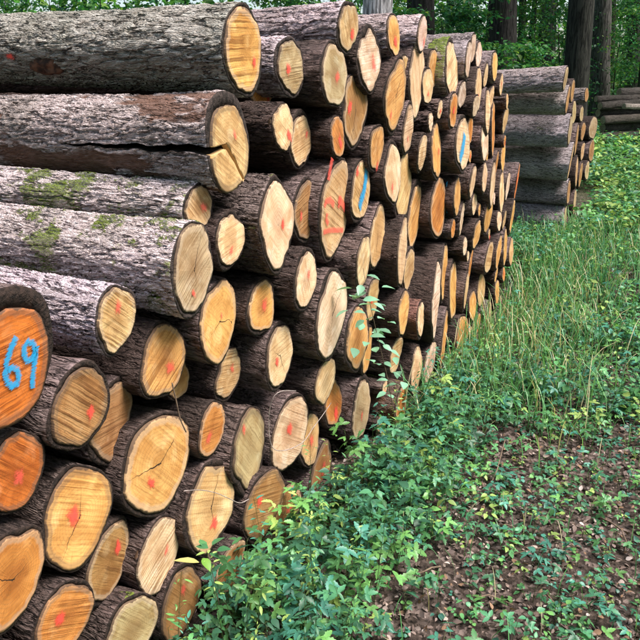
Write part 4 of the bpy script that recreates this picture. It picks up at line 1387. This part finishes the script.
SH = [(400, 14, 3.0, 1.2), (440, 17, 3.6, 1.4), (462, 14.5, 3.2, 1.3), (490, 13.5, 2.3, 1.2), (470, 20, 4.2, 1.6), (497, 22, 4.4, 1.8), (530, 20, 4.0, 1.5), (540, 24, 4.6, 1.8),
      (560, 22, 4.0, 1.6), (522, 15, 2.4, 1.2), (592, 26, 4.4, 1.8), (618, 24, 4.2, 1.7), (628, 28, 4.6, 2.0), (605, 30, 4.8, 2.0), (575, 29, 4.8, 2.0), (640, 22, 3.8, 1.6), (655, 27, 4.5, 2.0),
      (410, 22, 4.2, 1.8), (425, 26, 4.6, 2.0), (380, 24, 4.4, 2.0), (350, 20, 4.2, 1.8), (310, 18, 4.2, 1.7), (275, 16, 3.8, 1.6), (240, 18, 4.2, 1.8), (190, 17, 4.0, 1.7), (140, 15, 3.6, 1.6), (95, 17, 4.0, 1.7), (50, 16, 3.8, 1.7), (10, 17, 4.0, 1.7), (680, 24, 4.2, 1.8)]
for k, (a, d, H, sp) in enumerate(SH):
    w = [(2, 3, 4, 3, 2, 1), (1, 2, 3, 6, 1, 3), (3, 4, 3, 1, 4, .3)][k % 3]
    r_ = shrub(a, d, H, sp, 2200, w, k, .10)
    where = 'behind the long stack' if a < 490 else ('between and behind the two stacks' if a < 570 else 'beyond the distant log heap')
    tone = ['mid green', 'bright yellow-green', 'dark green'][k % 3]
    tag(r_, f'{tone} leafy understory shrub {where}', 'shrub', f'{tone} shrubs {where}')

# far wood: reads as one mass of foliage
nr3 = np.random.default_rng(77)
N = 80000
ang = nr3.uniform(-1.0, 1.0, N); dist = nr3.uniform(36, 62, N)
hh = nr3.uniform(0, 1, N) ** 1.7 * 15
pos = np.stack([np.sin(ang) * dist, np.cos(ang) * dist, hh], 1)
keep = np.array([mnoise.noise(Vector(p * .28)) > -.12 for p in pos])
pos = pos[keep]; N = len(pos)
col = greens(N, (1, 2, 4, 6, .5, 4)) * 1.15
v, f, c = lay('simple', pos, nr3.uniform(0, 6.28, N), nr3.normal(-.2, .5, N), nr3.normal(0, .5, N), nr3.uniform(.35, .8, N), col)
# the wood goes on all round the clearing
N2 = 26000
ang = nr3.uniform(1.0, 2 * math.pi - 1.0, N2); dist = nr3.uniform(15, 34, N2)
pos = np.stack([np.sin(ang) * dist, np.cos(ang) * dist, nr3.uniform(0, 1, N2) ** .9 * 17], 1)
pos = pos[np.array([mnoise.noise(Vector(p * .28)) > -.15 for p in pos])]; N2 = len(pos)
v, f, c = merge([(v, f, c), lay('simple', pos, nr3.uniform(0, 6.28, N2), nr3.normal(-.2, .5, N2), nr3.normal(0, .5, N2), nr3.uniform(.5, 1.1, N2), greens(N2, (1, 2, 4, 6, .5, 4)))])
tag(np_mesh('far_wood', v, f, M_TREELEAF, colors=c), 'sunlit green woodland filling the far background', 'woodland', kind='stuff')

# distant heap of thin logs lying across the view
def thin_log(xa, ya, xb, yb, dist, rad, bark, label):
    a = at_dist(xa, ya, dist); b = at_dist(xb, yb, dist + .6)
    d = Vector(b - a); L_ = d.length; d.normalize()
    root = empty('log', loc=tuple(a))
    root.rotation_euler = d.to_track_quat('Z', 'Y').to_euler()
    V, F = [], []
    sg = 20; ts = np.linspace(0, L_, 16)
    for tt in ts:
        for k in range(sg):
            an = 2 * math.pi * k / sg
            rr_ = rad * (1 + .05 * mnoise.noise(Vector((math.cos(an), math.sin(an), tt * 1.5 + xa))))
            V.append((rr_ * math.cos(an), rr_ * math.sin(an), tt))
    for q in range(len(ts) - 1):
        for k in range(sg):
            F.append((q * sg + k, q * sg + (k + 1) % sg, (q + 1) * sg + (k + 1) % sg, (q + 1) * sg + k))
    F.append(tuple(range(sg))[::-1]); F.append(tuple(range((len(ts) - 1) * sg, len(ts) * sg)))
    o = mesh_obj('bark', V, F, M_BARK, root)
    o['bark'] = bark; o['bscale'] = 1.0; o['moss'] = 0.0; o['strip'] = 0.0
    wa = o.data.attributes.new('wgt', 'FLOAT', 'POINT'); wa.data.foreach_set('value', np.ones(len(o.data.vertices), dtype=np.float32))
    V, F, rho, uv = [(0, 0, -.004)], [], [0], [(0, 0)]
    for l in (.6, 1.0):
        for k in range(sg):
            an = 2 * math.pi * k / sg
            V.append((rad * .88 * l * math.cos(an), rad * .88 * l * math.sin(an), -.004 if l < 1 else -.004)); rho.append(l); uv.append((l * math.cos(an), l * math.sin(an)))
    for k in range(sg):
        F.append((0, 1 + (k + 1) % sg, 1 + k)); F.append((1 + k, 1 + (k + 1) % sg, 1 + sg + (k + 1) % sg, 1 + sg + k))
    cf = make_decal('cut_face', root, V, rho, F, uv, M_WOOD)
    cf['tone'] = (.30, .25, .19); cf['seed'] = xa * .1; cf['sawang'] = 0.0; cf['sawamt'] = .2; cf['crack'] = 0.0; cf['rim'] = .2; cf['heart'] = .2
    tag(root, label, 'log', 'thin logs in the distant heap')
HB = [(.10, .092, .085), (.08, .073, .066), (.13, .118, .105)]
D3 = 19.0
thin_log(619, 92, 665, 90, D3 + .3, .10, HB[0], 'topmost thick grey log of the distant heap')
thin_log(596, 99, 660, 97, D3, .085, HB[1], 'dark log second from the top of the distant heap')
thin_log(600, 106, 660, 101, D3 - .2, .10, HB[1], 'dark sloping log in the middle of the distant heap')
thin_log(624, 106, 665, 108, D3 - .5, .07, (.34, .31, .28), 'pale short log in the distant heap')
thin_log(598, 113, 660, 112, D3, .11, HB[1], 'dark lower log of the distant heap')
thin_log(603, 120, 660, 117, D3 - .2, .11, HB[2], 'grey log near the ground in the distant heap')
thin_log(603, 128, 660, 125, D3, .12, HB[1], 'dark lower log of the distant heap, half hidden by herbs')
thin_log(600, 137, 660, 134, D3 - .2, .12, HB[2], 'grey log almost buried in herbs in the distant heap')
thin_log(602, 146, 660, 143, D3, .12, HB[1], 'dark lowest log of the distant heap, buried in herbs')

bpy.context.view_layer.update()
if False:
    for i, C, r, yw in LOGINFO: print('LOG', i, LOGS[i][:4], np.round(C, 2), round(r, 3), round(yw, 1), round(float(recs[i]), 3))
